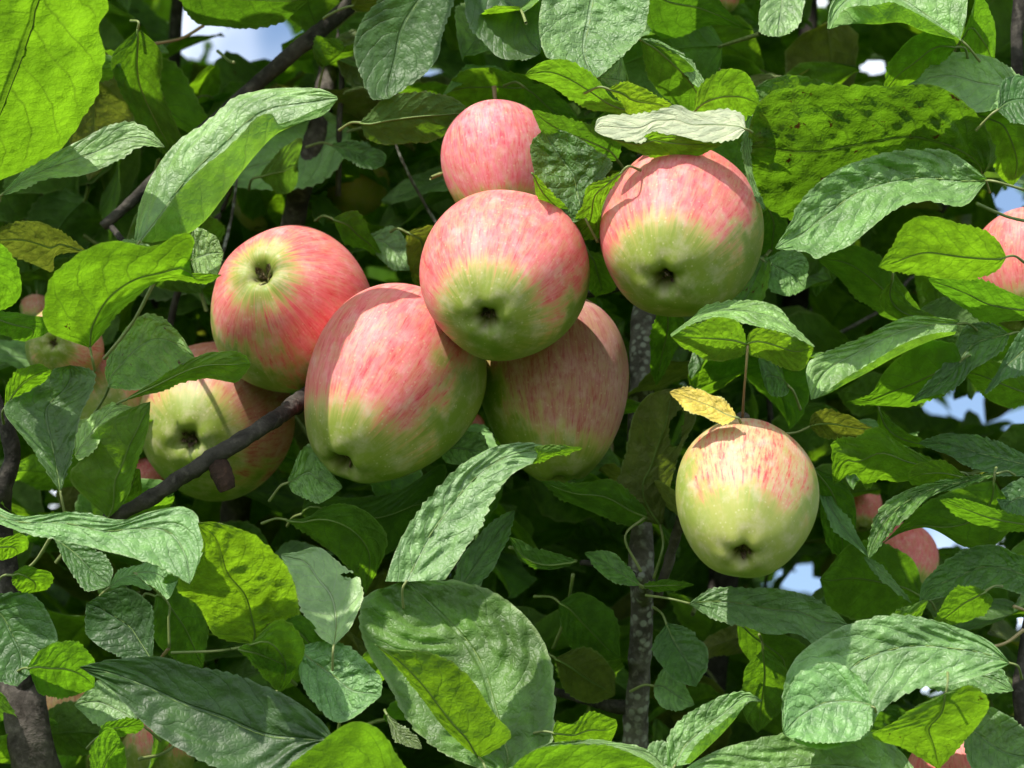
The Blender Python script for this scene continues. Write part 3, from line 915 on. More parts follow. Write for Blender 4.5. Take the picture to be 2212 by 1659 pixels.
L('U', -5.5, "1075,1720 1112,1650 1150,1620 1200,1610 1300,1612 1400,1642 1450,1700", "1080,1725 1200,1740 1350,1730 1450,1704", 0, mb=.5, tilt=1.35, tint=(1.2, 1.2, 1))
L('T', -5.0, "1130,1632 1200,1603 1300,1600 1400,1620 1450,1680", "1135,1634 1200,1612 1300,1613 1390,1640 1450,1684", 0, mat='pale', nv=44, nu=14, stalk_len=0, rib=False)
L('U', -1.5, "1195,1556 1240,1560 1275,1538 1336,1556", "1195,1612 1260,1618 1310,1612 1330,1585", 0, mb=.5, tilt=1.35, tint=(1.2, 1.2, 1), nv=44, nu=24)
F('T', -3.0, ["1440,1655,0 1446,1590,0 1490,1538,0 1550,1505,0 1608,1494,0 1645,1512,0", "1455,1655,-8 1475,1610,-10 1520,1568,-10 1565,1535,-8 1608,1505,-4 1645,1513,0",
              "1490,1650,10 1545,1600,12 1582,1560,10 1605,1530,8 1620,1515,4 1646,1515,0", "1478,1648,50 1510,1602,60 1545,1572,50 1580,1545,30 1605,1520,8 1645,1515,0"],
  [-1, -.1, .6, 1], 0, crink=.6, mat='pale', quilt=6, nv=54, tint=(.85, 1, .85))
L('T', -3.6, "1385,1680 1400,1615 1435,1600 1470,1640", "1390,1690 1430,1710 1470,1700 1475,1650", 0, mat='pale', nv=36, nu=18, stalk_len=0)
# --- right
L('T', -4.5, "2180,1425 2130,1380 2050,1348 1950,1330 1850,1342 1770,1380 1712,1432 1690,1500 1690,1575", "2180,1440 2080,1470 1980,1490 1900,1540 1870,1590 1780,1620 1692,1590", 0, mb=.42, fold=.14, tilt=-.5, crink=.36, mat='pale', quilt=9, nv=84, nu=44, tint=(.82, .95, .95), label="big quilted blue-green leaf curving down at the lower right")
L('T', -6.0, "1885,1525 1870,1480 1830,1440 1790,1430 1740,1445 1700,1500 1692,1580", "1885,1530 1880,1570 1850,1598 1770,1605 1696,1590", 0, mb=.5, crink=.4, mat='pale', quilt=9, tint=(.9, 1.05, 1.0), stalk_len=20)
L('T', -5.0, "1420,1740 1480,1660 1550,1622 1620,1602 1700,1582 1800,1570 1900,1590 1962,1640 2000,1720", "1430,1745 1600,1760 1850,1770 2000,1725", 1, mb=.42, crink=.4, quilt=8, mat='pale', tint=(.8, .95, .75), tilt=-.7, nv=80, nu=40, label="wrinkled leaf along the bottom edge, right of centre")
L('T', 0.5, "1488,1303 1540,1270 1620,1268 1700,1276 1750,1286 1792,1312 1832,1348", "1488,1306 1540,1335 1600,1350 1660,1372 1720,1372 1775,1396 1832,1352", 0, mb=.45, crink=.6, mat='pale', tint=(.62, .68, .62), quilt=5, label="grey-green leaf just under the single greenish apple", stalk="1440,1292,-20 1395,1286,-70", tilt=-.4)
L('U', 5, "1590,1335 1640,1352 1700,1372 1740,1400 1720,1460 1715,1540", "1590,1338 1600,1400 1640,1450 1670,1500 1712,1545", 0, tint=(.75, .8, 1))
L('T', 5, "1440,1345 1495,1362 1532,1420 1505,1482", "1438,1348 1408,1400 1450,1462 1503,1484", 0, tint=(.7, .8, .9), nv=44, nu=24, crink=.3)
L('T', 6, "1412,1480 1440,1440 1480,1480 1500,1520", "1412,1484 1420,1520 1460,1535 1500,1524", 0, mat='pale', tint=(.9, 1, 1.1), nv=40, nu=20)
L('U', 1.0, "1748,918 1756,894 1792,884 1842,902 1896,932", "1750,924 1775,944 1830,948 1896,934", 0, mat='olive', tilt=1.35, stalk="1720,934,-4 1680,938,-10", nv=44, nu=24)
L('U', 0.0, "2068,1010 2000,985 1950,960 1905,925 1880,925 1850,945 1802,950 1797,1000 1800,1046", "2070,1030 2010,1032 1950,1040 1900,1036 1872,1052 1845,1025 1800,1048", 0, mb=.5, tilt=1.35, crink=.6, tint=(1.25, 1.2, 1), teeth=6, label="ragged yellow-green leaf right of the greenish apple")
L('U', -.5, "2090,1030 2040,998 1990,1000 1960,1015", "2090,1034 2050,1046 2000,1050 1962,1045", 0, tilt=1.35, tint=(1.3, 1.2, 1), nv=36, nu=18, stalk_len=0)
L('T', -1.5, "2155,1020 2060,1034 1965,1056 1902,1100 1880,1150 1872,1206", "2155,1026 2080,1052 2020,1070 1965,1112 1925,1150 1880,1208", 0, mb=.5, fold=.1, crink=1.0, mat='leaf', tint=(1.0, 1.1, .9), quilt=5, label="arching bubbly dark leaf with bright flecks at the right", tilt=-.5)
L('U', 0.5, "2150,1040 2190,1120 2150,1180 2080,1180 2010,1140 1925,1160 1885,1200", "2145,1036 2060,1060 2000,1090 1940,1140 1885,1202", 0, tilt=1.35, tint=(.75, .85, 1))
L('U', -2.5, "2030,1078 2090,1080 2150,1100 2230,1120", "2030,1082 2080,1120 2140,1142 2230,1150", 1, tilt=1.35, tint=(1.05, 1.1, 1), nv=48, nu=24)
F('T', -2.0, ["2074,690,0 1985,684,0 1920,700,0 1850,734,0 1765,768,0 1742,800,0 1752,864,0", "2070,700,-12 1990,705,-14 1925,725,-14 1860,758,-14 1800,790,-12 1770,820,-8 1756,862,0",
              "2062,722,10 2005,738,12 1935,770,12 1870,806,10 1820,832,8 1790,850,4 1760,862,0", "2066,716,50 2010,722,60 1940,748,60 1880,785,50 1830,815,36 1795,838,10 1762,862,2"],
  [-1, 0, .7, 1], 0, crink=.45, mat='pale', quilt=6, label="pale curved leaf with a pinkish dried tip at the right", tilt=-.45, tint=(.95, 1.05, .9))
L('U', 0.5, "2075,745 2010,735 1960,762 1912,802 1880,850 1826,868", "2075,815 2040,850 1990,872 1930,880 1880,876 1826,872", 0, mb=.6, tilt=1.35, tint=(1.1, 1.15, 1), label="pointed backlit leaf under the pale curved one")
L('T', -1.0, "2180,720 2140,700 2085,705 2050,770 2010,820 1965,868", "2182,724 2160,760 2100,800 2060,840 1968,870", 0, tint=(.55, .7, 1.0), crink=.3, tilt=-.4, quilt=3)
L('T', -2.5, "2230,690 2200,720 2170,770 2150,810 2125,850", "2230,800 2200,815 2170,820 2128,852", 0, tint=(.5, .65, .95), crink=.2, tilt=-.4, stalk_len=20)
L('U', 1.5, "2080,800 2130,780 2200,800 2240,850", "2080,805 2120,850 2180,880 2240,860", 1, tint=(1.1, 1.1, 1))
L('U', -1.5, "2230,650 2172,628 2120,604 2060,594 2004,600", "2230,690 2130,694 2080,664 2030,630 2004,603", 0, mb=.55, tilt=1.35, tint=(1.0, 1.1, 1))
L('U', -5.0, "2172,540 2130,500 2060,478 1990,463 1950,490 1925,535 1898,574", "2172,570 2130,598 2060,602 1990,596 1940,590 1898,578", 0, mb=.62, tilt=1.35, tint=(1.1, 1.1, 1), label="smooth backlit leaf with a pointed tip left of the pink apple at the right edge")
L('U', 5, "2010,692 1950,618 1920,570 1878,540 1830,530 1765,556", "2006,696 1930,692 1870,660 1820,610 1765,560", 0, tilt=1.35, tint=(.8, .85, 1))
F('T', -2.2, ["2132,386,0 2100,360,0 2040,325,0 1960,324,0 1880,340,0 1812,364,0 1760,402,0 1722,450,0 1708,482,0 1674,536,0", "2130,390,-18 2070,392,-22 1990,385,-24 1900,400,-26 1840,425,-26 1800,455,-24 1765,480,-20 1735,505,-14 1705,520,-8 1676,537,0",
              "2128,396,0 2080,445,6 2000,432,8 1930,455,10 1870,500,10 1830,530,10 1792,546,8 1765,558,6 1735,542,4 1680,539,0"],
  [-1, 0, 1], 0, crink=.55, quilt=9, mat='pale', tint=(.66, .84, .62), nv=84, nu=42, label="large blistered blue-green leaf at the upper right", stalk="2150,392,-5 2212,410,-20", tilt=-.5)
L('U', 1.5, "2125,375 2152,345 2145,305 2118,255 2070,208 2010,180 1930,184 1830,184 1720,190 1655,205 1625,250 1612,320", "2120,380 2040,380 1960,400 1850,430 1760,470 1700,470 1655,445 1625,390 1612,335", 0, mb=.5, fold=.12, tilt=1.355, crink=.85, quilt=10, mat='spot', tint=(.62, .66, 1), nv=84, nu=44, teeth=6, label="broad wrinkled backlit leaf with brown marks at the upper right")
L('T', 0.4, "1640,212 1612,260 1604,330 1618,400 1650,455", "1655,218 1632,265 1622,330 1632,395 1655,450", 0, mat='pale', tint=(.6, .8, .6), crink=.8, nv=50, nu=12, stalk_len=0, rib=False)
L('T', 1.0, "2230,190 2150,128 2062,112 2010,140 1985,168 1948,190", "2230,225 2180,232 2112,242 2070,220 2010,192 1948,194", 0, mb=.5, crink=.35, mat='pale', tint=(1.1, 1.15, 1.05), quilt=5, label="pale grey-green leaf near the top right corner")
F('T', 0, ["2075,84,0 2090,20,0 2080,-60,0 1980,-90,0 1860,-60,0 1800,0,0 1786,62,0", "2075,86,-10 2010,30,-15 1950,-10,-20 1890,-30,-20 1840,-15,-15 1805,20,-10 1790,62,0",
           "2075,88,10 2000,70,14 1950,50,16 1895,52,16 1850,52,12 1815,56,8 1793,63,0", "2072,84,20 1985,32,75 1930,5,85 1885,12,75 1850,12,55 1822,20,12 1794,62,4"],
  [-1, -.1, .6, 1], 0, crink=.5, mat='pale', tint=(.9, 1.05, .85), label="leaf at the top right with its bright underside turned up")
L('U', 1.5, "2070,92 2020,62 1960,92 1922,132 1908,200", "2060,110 2020,150 1985,185 1910,206", 0, tilt=1.35, tint=(1.1, 1.1, 1))
L('U', 2, "2075,90 2100,20 2115,-20 2150,60 2148,150", "2072,95 2085,140 2120,150 2147,156", 0, tint=(1, 1.05, 1), nv=48, nu=24)
L('T', -.5, "2155,235 2165,180 2200,160 2240,180", "2155,240 2185,262 2210,270 2240,262", 0, tint=(.5, .7, 1.05), crink=.2, nv=40, nu=20)
L('U', 3, "2110,245 2160,235 2212,240 2240,330 2190,400", "2108,250 2130,320 2160,380 2188,402", 0, tint=(1.15, 1.15, 1))
L('U', .5, "1498,240 1508,192 1550,155 1602,153 1632,190 1642,228", "1500,244 1540,262 1600,268 1642,232", 0, tilt=1.35, tint=(1.0, 1.05, 1), nv=48, nu=24, crink=.2)
L('T', -2.2, "1612,268 1600,244 1560,236 1500,242 1468,226 1440,232 1380,246 1300,252 1284,272", "1608,290 1570,306 1500,300 1440,292 1412,286 1382,308 1330,300 1286,288", 0, mb=.5, fold=.05, mat='cream', crink=.04, tilt=-.5, quilt=2, label="bleached cream-white leaf resting above the right-hand apple", stalk_len=20)
L('U', -2.0, "1322,298 1380,300 1412,284 1440,290 1500,300 1568,304", "1324,300 1370,330 1420,342 1500,336 1560,312", 0, tilt=1.2, tint=(1.15, 1.2, 1), nv=48, nu=20, stalk_len=0, mb=.3)
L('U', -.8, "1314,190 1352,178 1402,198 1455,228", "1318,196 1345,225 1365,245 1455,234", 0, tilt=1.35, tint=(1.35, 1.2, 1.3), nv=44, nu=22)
L('U', -.5, "1385,245 1370,232 1322,210 1280,160 1232,134 1180,128 1133,160", "1383,250 1330,246 1262,232 1200,192 1135,165", 0, mb=.5, tilt=1.35, tint=(1.15, 1.15, 1), crink=.25)
L('U', 11, "1150,165 1100,156 1060,144 1000,152 958,200", "1165,215 1100,238 1040,244 990,222 960,206", 0, mb=.45, tilt=1.35, tint=(1.15, 1.15, 1), crink=.25)
L('T', 10.6, "1090,150 1050,140 1000,148 955,205", "1090,154 1050,156 1010,170 958,208", 0, mat='pale', tint=(1, 1.1, .9), nv=40, nu=12, stalk_len=0, rib=False)
L('U', 10, "1130,185 1180,185 1230,230 1250,262 1220,272", "1132,190 1140,230 1175,262 1218,274", 0, tint=(.85, .95, 1), nv=44, nu=22)
L('U', 3.5, "1150,235 1250,260 1300,275 1340,310 1335,345", "1150,245 1180,300 1250,340 1333,348", 1, tint=(.7, .85, 1.1), mb=.5)
L('T', 0.5, "1262,470 1235,478 1180,440 1152,370 1148,310 1172,282", "1265,465 1290,420 1310,380 1318,350 1280,318 1225,284 1176,280", 0, mb=.5, fold=.3, crink=1.0, tint=(.75, .85, .8), quilt=8, tilt=-.3, label="curled crumpled leaf between the top apple and the right-hand apple")
L('U', -.8, "1345,368 1300,388 1270,402 1258,440 1240,476 1246,512", "1345,372 1320,410 1300,450 1300,505 1270,518 1248,514", 0, tilt=1.35, tint=(1.1, 1.15, 1), crink=.5, nv=48, nu=24)
L('U', -.4, "1150,370 1175,400 1215,440 1250,470", "1150,375 1165,430 1210,468 1248,476", 0, tint=(1.1, 1.15, 1), nv=36, nu=16, stalk_len=0, crink=.4)
L('T', 1.0, "1340,-60 1395,-20 1398,55 1355,110 1292,168", "1300,-70 1190,-30 1165,45 1168,90 1185,125 1232,155 1288,168", 0, mb=.55, crink=.75, mat='pale', tint=(.75, .85, .78), label="blistered grey-green leaf hanging at the top, centre right")
L('T', 2.5, "1292,165 1330,140 1345,120", "1292,168 1315,185 1345,205 1375,240", 0, mat='pale', nv=30, nu=14)
L('T', 7, "1000,-60 960,60 945,130 890,180 842,212", "900,-60 820,0 772,60 768,130 800,208 840,214", 0, mb=.5, tilt=-.2, tint=(.6, .7, .8), crink=.15)
L('U', 7, "778,262 830,216 900,198 970,210 1024,242", "778,268 800,304 880,312 960,292 1024,246", 0, tint=(.62, .62, .6), tilt=.4)
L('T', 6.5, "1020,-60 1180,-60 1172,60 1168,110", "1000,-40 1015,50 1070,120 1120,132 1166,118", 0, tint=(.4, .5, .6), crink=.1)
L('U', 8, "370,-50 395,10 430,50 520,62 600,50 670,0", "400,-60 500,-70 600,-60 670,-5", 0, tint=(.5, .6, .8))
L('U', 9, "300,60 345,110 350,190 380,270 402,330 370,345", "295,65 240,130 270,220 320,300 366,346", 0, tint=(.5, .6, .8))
L('U', 3.5, "1384,84 1440,100 1500,148 1536,225 1530,262", "1384,88 1400,170 1450,220 1500,262 1528,266", 0, mb=.3, tint=(.65, .75, 1))
L('T', 3.0, "1384,82 1440,94 1500,140 1542,222", "1384,86 1435,112 1485,165 1540,228", 0, mat='pale', tint=(.9, 1, .9), nv=44, nu=12, stalk_len=0, rib=False)
L('T', 5, "1650,-60 1640,30 1646,72 1682,80", "1740,-60 1738,0 1722,58 1684,80", 0, mat='pale', tint=(1.0, 1.0, 1.3), crink=.2)
L('U', 6, "1350,-60 1500,-60 1560,10 1600,50 1626,62", "1360,-30 1405,60 1450,84 1540,55 1624,66", 0, tint=(.55, .65, .8))
# --- leaf above the single apple, its petiole and the yellow one
F('T', -3.5, ["1448,722,0 1490,690,0 1530,660,0 1600,650,0 1670,655,0 1712,700,0 1760,748,0", "1450,728,10 1490,702,14 1540,690,16 1595,692,10 1640,708,14 1705,722,14 1758,750,8"],
  [-1, 1], 0, crink=.6, mat='pale', tint=(1, 1.1, .8), stalk_len=0, rib=False, nu=18, quilt=5, label="saddle-shaped leaf below the right-hand apple, its stalk running down", tilt=-.8)
L('U', -3.7, "1612,722 1590,695 1540,688 1490,704 1450,726", "1612,765 1580,778 1530,776 1480,752 1452,730", 0, mb=.5, tilt=1.2, tint=(1.2, 1.15, 1), mat='spot', nv=48, nu=24, stalk_len=0)
L('U', -3.7, "1612,722 1640,708 1700,722 1758,750", "1614,765 1660,780 1715,802 1740,790 1757,754", 0, mb=.45, tilt=1.2, tint=(1.2, 1.1, 1), nv=48, nu=24, stalk="1612,790,-5 1607,850,-60 1604,900,-120", stalk_mat=M_STALK_RED)
L('T', -4.0, "1592,898 1570,868 1530,848 1482,836 1446,846", "1588,906 1558,918 1525,902 1480,882 1447,850", 0, mb=.5, mat='yellow', tilt=-.6, crink=.15, nv=48, nu=24, label="small yellow-orange leaf above the single greenish apple", stalk_len=20)
L('U', 5.5, "1425,1135 1340,1110 1312,1060 1335,1030 1356,960 1368,895 1400,852 1452,838", "1430,1135 1448,1050 1478,960 1505,905 1490,860 1455,840", 0, mb=.55, mat='olive', tilt=.6, crink=.5, quilt=7, tint=(.85, .95, 1), label="tall olive leaf between the dull pink apple and the greenish one", holes=((1456, 935, 14, 34), (1468, 905, 9, 16)), stalk="1432,1180,-10 1412,1250,-30")
L('U', 4.5, "1400,1102 1325,1038 1250,1044 1168,1038", "1395,1132 1350,1134 1285,1108 1220,1082 1170,1042", 0, mb=.5, tilt=1.35, tint=(.85, 1, 1), stalk="1350,1160,-10 1385,1235,-20")
L('U', 3.0, "1245,1210 1205,1195 1150,1180 1098,1158", "1245,1215 1180,1232 1130,1215 1100,1165", 0, mb=.7, tint=(.8, .95, 1), nv=44, nu=20, tilt=.5, stalk_len=0)
L('T', 4.5, "1385,1262 1350,1215 1310,1190 1262,1192", "1383,1266 1330,1258 1290,1230 1264,1198", 0, tint=(1.1, 1.2, 1), nv=40, nu=20, stalk_len=10)
L('U', 5, "1390,1262 1430,1252 1470,1256 1500,1262", "1390,1270 1430,1278 1470,1272 1500,1264", 0, tint=(1.1, 1.15, 1.2), nv=36, nu=16, stalk_len=10)
# --- left margin and lower left
L('U', -2.5, "-40,520 0,528 30,560 46,610 30,655 -10,675", "-50,530 -70,580 -60,640 -15,678", 0, tint=(1.15, 1.15, 1), nv=44)
L('U', -1, "-30,668 60,680 122,690 100,722 60,734", "-30,690 0,720 40,735 58,738", 0, tint=(.95, 1.05, 1), nv=44, nu=22)
L('U', 1, "8,880 14,840 35,802 80,786 112,800", "12,884 40,868 80,840 112,804", 0, tint=(1.2, 1.2, 1), nv=44, nu=22)
L('U', 5, "-20,490 60,478 122,494 186,540", "-20,550 50,560 112,586 120,552 184,546", 1, mat='olive', tint=(.8, .85, 1))
L('U', -1.0, "205,1480 200,1420 160,1385 95,1398 58,1440", "203,1486 150,1506 90,1500 60,1446", 1, tint=(.95, 1.1, 1), crink=.2, stalk_len=40)
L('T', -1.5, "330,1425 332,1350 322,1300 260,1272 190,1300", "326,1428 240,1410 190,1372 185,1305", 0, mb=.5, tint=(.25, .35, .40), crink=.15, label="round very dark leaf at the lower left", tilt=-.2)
L('T', -.5, "115,1160 180,1172 240,1220 238,1262", "118,1165 150,1230 190,1275 236,1266", 0, tint=(.75, .85, .95), crink=.4, nv=44, nu=24)
L('U', -1, "-20,1165 50,1155 60,1185 30,1200", "-20,1200 0,1210 28,1204", 0, tint=(1.2, 1.2, 1), nv=36, nu=18)
L('U', 0, "25,1240 60,1222 110,1240 105,1270 62,1282", "26,1245 30,1270 58,1284", 0, tint=(1.1, 1.15, 1), nv=36, nu=18)
L('T', 1.5, "235,1268 262,1230 310,1220 330,1240", "236,1272 280,1262 325,1275 332,1245", 0, mat='pale', tint=(.8, 1, .7), nv=36, nu=18)
L('U', 1.5, "335,1285 370,1240 430,1285 450,1340 440,1440", "335,1290 330,1370 370,1420 438,1444", 0, tint=(.85, 1, 1), tilt=.8)
L('T', 0, "285,1235 330,1205 372,1225 385,1250", "290,1240 340,1275 362,1290 384,1256", 0, mat='pale', tint=(.9, 1.05, .8), nv=36, nu=18, stalk="362,1300,-4 364,1340,-6 366,1400,-10")
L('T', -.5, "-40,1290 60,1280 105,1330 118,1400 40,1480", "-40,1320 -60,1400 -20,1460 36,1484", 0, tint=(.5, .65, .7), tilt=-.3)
L('T', 2, "160,1520 215,1470 270,1490 300,1560", "162,1526 200,1560 240,1582 298,1566", 1, mat='pale', tint=(1.2, 1.15, 1.4), nv=44, nu=24, crink=.3)
L('U', -2.5, "205,1700 192,1640 200,1600 240,1575 268,1610", "210,1700 250,1690 270,1660 270,1615", 0, tint=(1.1, 1.15, 1), nv=44, nu=22, crink=.4)
L('U', -1.5, "212,1590 230,1560 300,1552 310,1565", "214,1594 260,1590 300,1580 312,1568", 0, tint=(1.1, 1.15, 1), nv=36, nu=16)
L('T', -3.5, "645,1398 700,1385 760,1400 820,1460 824,1500", "645,1405 650,1470 690,1530 740,1560 822,1506", 0, mat='pale', tint=(.8, .95, .85), crink=1.0, quilt=7)
L('U', -2.0, "600,1350 650,1330 700,1380 720,1440", "602,1356 640,1400 680,1445 718,1444", 0, tint=(.7, .85, .9), nv=44, nu=22)
L('T', -5.5, "835,1540 870,1570 900,1590 912,1615", "835,1545 850,1595 880,1612 910,1619", 0, mat='olive', tint=(1.2, 1.2, 1.2), nv=36, nu=16, stalk_len=20)
# --- lower right corner group
L('U', -6.8, "2045,1495 2100,1480 2135,1520 2110,1570 2030,1660", "2043,1498 1990,1520 1930,1560 1885,1590 1960,1620 2026,1662", 0, mb=.5, tilt=1.35, tint=(1.15, 1.1, 1), mat='spot', crink=.4, label="yellow-green leaf with dark spreading veins above the bottom right apple")
L('U', -2.0, "1855,1372 1920,1330 1985,1300 2005,1295", "1856,1376 1900,1372 1970,1360 2005,1300", 0, mb=.4, tint=(1.2, 1.2, 1.3), nv=44, nu=20, tilt=.8)
L('U', -1.0, "2110,1265 2060,1270 2030,1320 2010,1350", "2150,1290 2120,1330 2060,1350 2012,1356", 0, tint=(1.1, 1.1, 1), tilt=1.35, nv=44, nu=24)
L('T', .5, "2230,1210 2150,1180 2080,1190 2000,1250 1985,1300", "2230,1290 2150,1270 2080,1290 2030,1290 1987,1304", 0, tint=(.7, .85, .7), crink=.8)
L('T', -2, "1950,1420 2050,1400 2150,1430 2190,1490", "1952,1425 2000,1480 2080,1500 2188,1494", 0, mat='pale', tint=(.7, .85, .75), crink=.8)
L('T', -3, "2080,1560 2120,1530 2180,1545 2240,1600", "2080,1566 2090,1640 2150,1700 2240,1680", 0, tint=(.7, .85, .9), crink=.3)
L('T', 1.0, "1985,955 2050,935 2130,945 2240,990", "1988,960 2050,985 2120,1020 2240,1030", 1, tint=(.5, .65, .75), crink=.4)
L('T', -1, "2230,1030 2190,1040 2155,1070 2170,1110", "2230,1110 2200,1115 2172,1112", 0, tint=(.5, .65, .9), nv=36, nu=18, stalk_len=0)
L('U', 6, "1770,1250 1850,1170 1960,1200 2000,1290", "1772,1256 1800,1320 1900,1340 1998,1296", 1, tint=(.85, .95, 1))
L('U', 4, "1760,1010 1830,1050 1850,1130 1830,1210", "1756,1014 1770,1110 1790,1180 1826,1214", 0, tint=(.6, .75, 1))
L('T', 2.5, "1745,1000 1790,1060 1830,1120 1878,1200", "1742,1004 1765,1060 1800,1140 1876,1204", 0, mat='pale', tint=(.6, .75, .85), nv=44, nu=14, stalk_len=0)
L('T', 3.5, "1868,1200 1900,1220 1940,1262 1970,1302", "1866,1206 1890,1240 1930,1275 1968,1304", 0, mat='pale', tint=(1.0, 1.05, 1.2), nv=36, nu=12, stalk_len=0, rib=False)
# --- middle distance, centre left gap and around the fruit
L('U', 12, "880,500 930,488 950,500 930,560 905,630", "878,505 880,560 900,632", 0, mat='olive', tint=(1.3, 1.3, 1), nv=40, nu=20, label="small yellowish leaf beside the frontmost apple")
L('U', 12, "718,470 770,455 800,500 830,560", "720,476 750,530 790,540 828,566", 0, tint=(1, 1.1, 1), nv=44, nu=22)
L('T', 13, "790,510 850,490 880,530 885,580", "792,516 820,560 850,580 883,586", 0, mat='pale', tint=(.9, 1, 1), nv=44, nu=22)
L('T', 15, "715,310 770,305 830,330 832,352", "716,316 760,350 800,365 830,358", 0, tint=(.8, .95, 1.2), nv=44, nu=22)
L('U', 14, "560,380 600,330 650,300 640,370", "562,384 610,420 640,400 644,375", 0, mat='pale', tint=(.9, 1, .9), nv=40, nu=20)
L('U', 9, "1660,445 1700,480 1690,560 1650,590", "1658,450 1640,520 1646,592", 0, tint=(.8, .9, 1), nv=40, nu=20)
L('T', 8, "1650,560 1700,540 1745,560 1740,620", "1650,566 1660,620 1700,640 1738,626", 0, mat='pale', tint=(.7, .9, .6), nv=40, nu=20, crink=.8)
L('U', 11, "1270,540 1310,560 1330,620 1290,640", "1268,545 1262,600 1288,644", 0, tint=(1.3, 1.2, 1), nv=40, nu=20)
L('U', 6, "1440,640 1480,700 1450,780 1420,830", "1436,644 1410,700 1405,780 1417,834", 0, tint=(.7, .85, 1), nv=44, nu=20)
L('U', 3, "1930,600 1960,650 2010,680 2060,690", "1926,604 1900,650 1940,690 2056,694", 0, tint=(.9, 1, 1), nv=44, nu=20)
L('T', 2, "1700,830 1680,780 1640,770 1650,830", "1705,836 1700,850 1670,855 1652,836", 0, tint=(.7, .85, .9), nv=40, nu=20)
L('U', 6, "1900,880 1940,920 1990,950 2040,960", "1896,884 1900,930 1940,960 2036,966", 0, tint=(1, 1.05, 1), nv=44, nu=20)
L('U', 4, "1650,1400 1700,1450 1690,1530 1640,1580", "1646,1404 1610,1450 1600,1530 1636,1584", 0, tint=(.9, 1, 1), nv=44, nu=20)
L('T', 5, "960,1300 1000,1200 1060,1130 1110,1100", "964,1306 1040,1260 1090,1180 1114,1106", 0, tint=(.7, .85, .9), nv=44, nu=20)
L('U', 7, "1210,1300 1260,1280 1330,1330 1340,1420", "1206,1304 1220,1380 1270,1430 1336,1424", 0, tint=(.6, .75, 1), nv=44, nu=20)
L('U', 8, "1200,1420 1260,1400 1320,1440 1330,1500", "1198,1424 1220,1490 1270,1520 1328,1504", 0, mat='olive', tint=(.7, .8, 1), nv=44, nu=20)
L('T', 5, "940,960 990,930 1040,940 1060,980", "940,966 970,1000 1020,1010 1060,986", 0, mat='pale', tint=(.9, 1, .9), nv=40, nu=20, stalk_len=20)
L('T', 2, "620,1040 660,960 690,990 740,1050", "622,1046 640,1070 690,1085 738,1056", 0, mat='pale', tint=(.85, 1, .7), nv=44, nu=22, crink=.6)
print("hero leaves", LEAF_N)

# ------------------------------------------------------------------ gaps in the crown where the sky shows (direction from the lens, half-size)
GAPS = [(540, 95, 84, 60), (570, 75, 54, 38), (410, 20, 28, 26), (945, 120, 16, 16), (1888, 155, 22, 24), (808, 592, 14, 14),
        (2020, 880, 26, 26), (2130, 885, 38, 34), (2165, 900, 24, 26), (2010, 1165, 40, 24), (2100, 1155, 36, 20), (1482, 1258, 18, 16), (1728, 1248, 22, 34),
        (1610, 1475, 8, 26), (1742, 95, 7, 8), (1755, 14, 14, 10), (1790, 8, 8, 8), (2155, 430, 32, 14), (2212, 440, 20, 20), (1985, 1020, 12, 6), (2185, 20, 16, 30), (395, 90, 12, 16)]


OUTL = [Vector(q) for q in ((0, -.5, 0), (.1, .38, 0), (-.1, .38, 0), (.12, -.42, 0), (-.12, -.42, 0), (.28, .06, 0), (-.28, .06, 0), (.14, 0, 0), (-.14, 0, 0), (0, 0, 0), (0, .5, 0), (.27, -.1, 0), (-.27, -.1, 0), (.22, .22, 0), (-.22, .22, 0), (.2, -.32, 0), (-.2, -.32, 0), (0, .25, 0), (0, -.25, 0))]


def in_gap(c, size, M):
    """would this leaf close one of the gaps through which the sky is seen?"""
    for q in OUTL:
        v = c + (M @ q) * size - CAM
        dz = v.dot(FWD)
        k = U * dz / D0
        x, y = v.dot(RIGHT) / k + 1106, 829.5 - v.dot(UP) / k
        for gx, gy, a, b in GAPS:
            if ((x - gx) / (a * .8 + 4)) ** 2 + ((y - gy) / (b * .8 + 4)) ** 2 < 1:
                return True
    return False


# ------------------------------------------------------------------ leaves deeper in the crown
def generic_leaf(seed, nv, nu):
    """unit leaf: base at the origin, length 1 along +Y, upper face +Z"""
    rng = random.Random(seed)
    droop = rng.uniform(.1, .55)
    cup = rng.uniform(.05, .42)
    side = rng.uniform(-.12, .12)
    wd = rng.uniform(.27, .36)
    twist = rng.uniform(-.5, .5)
    verts, uvs, faces = [], [], []
    for j in range(nv):
        v = j / (nv - 1)
        w = wd * (math.sin(math.pi * v ** 0.82) ** 0.72) * (1 - 0.25 * v ** 3) + 0.002
        for i in range(nu):
            a = i / (nu - 1) * 2 - 1
            ww = w * a
            if abs(a) > .99 and 0 < j < nv - 1:
                ww *= 1 + 0.06 * ((j * 0.5) % 1.0 - .25) * 2
            x = ww + side * math.sin(v * math.pi)
            z = cup * abs(a) ** 1.5 * w - droop * v * v * 0.6 + 0.035 * math.sin(v * 10 + a * 2 + seed) * abs(a)
            lat = v * 8 - 1.9 * abs(a) ** 1.25 + (.45 if a > 0 else 0)
            z += 0.012 * (abs((lat % 1) - .5) * 2) * min(1, 3 * abs(a))
            tw = twist * v * ww
            verts.append((x, v * (1 - 0.12 * droop), z + tw))
            uvs.append((a * .5 + .5, v))
    for j in range(nv - 1):
        for i in range(nu - 1):
            k = j * nu + i
            faces.append((k, k + 1, k + nu + 1, k + nu))
    return verts, faces, uvs


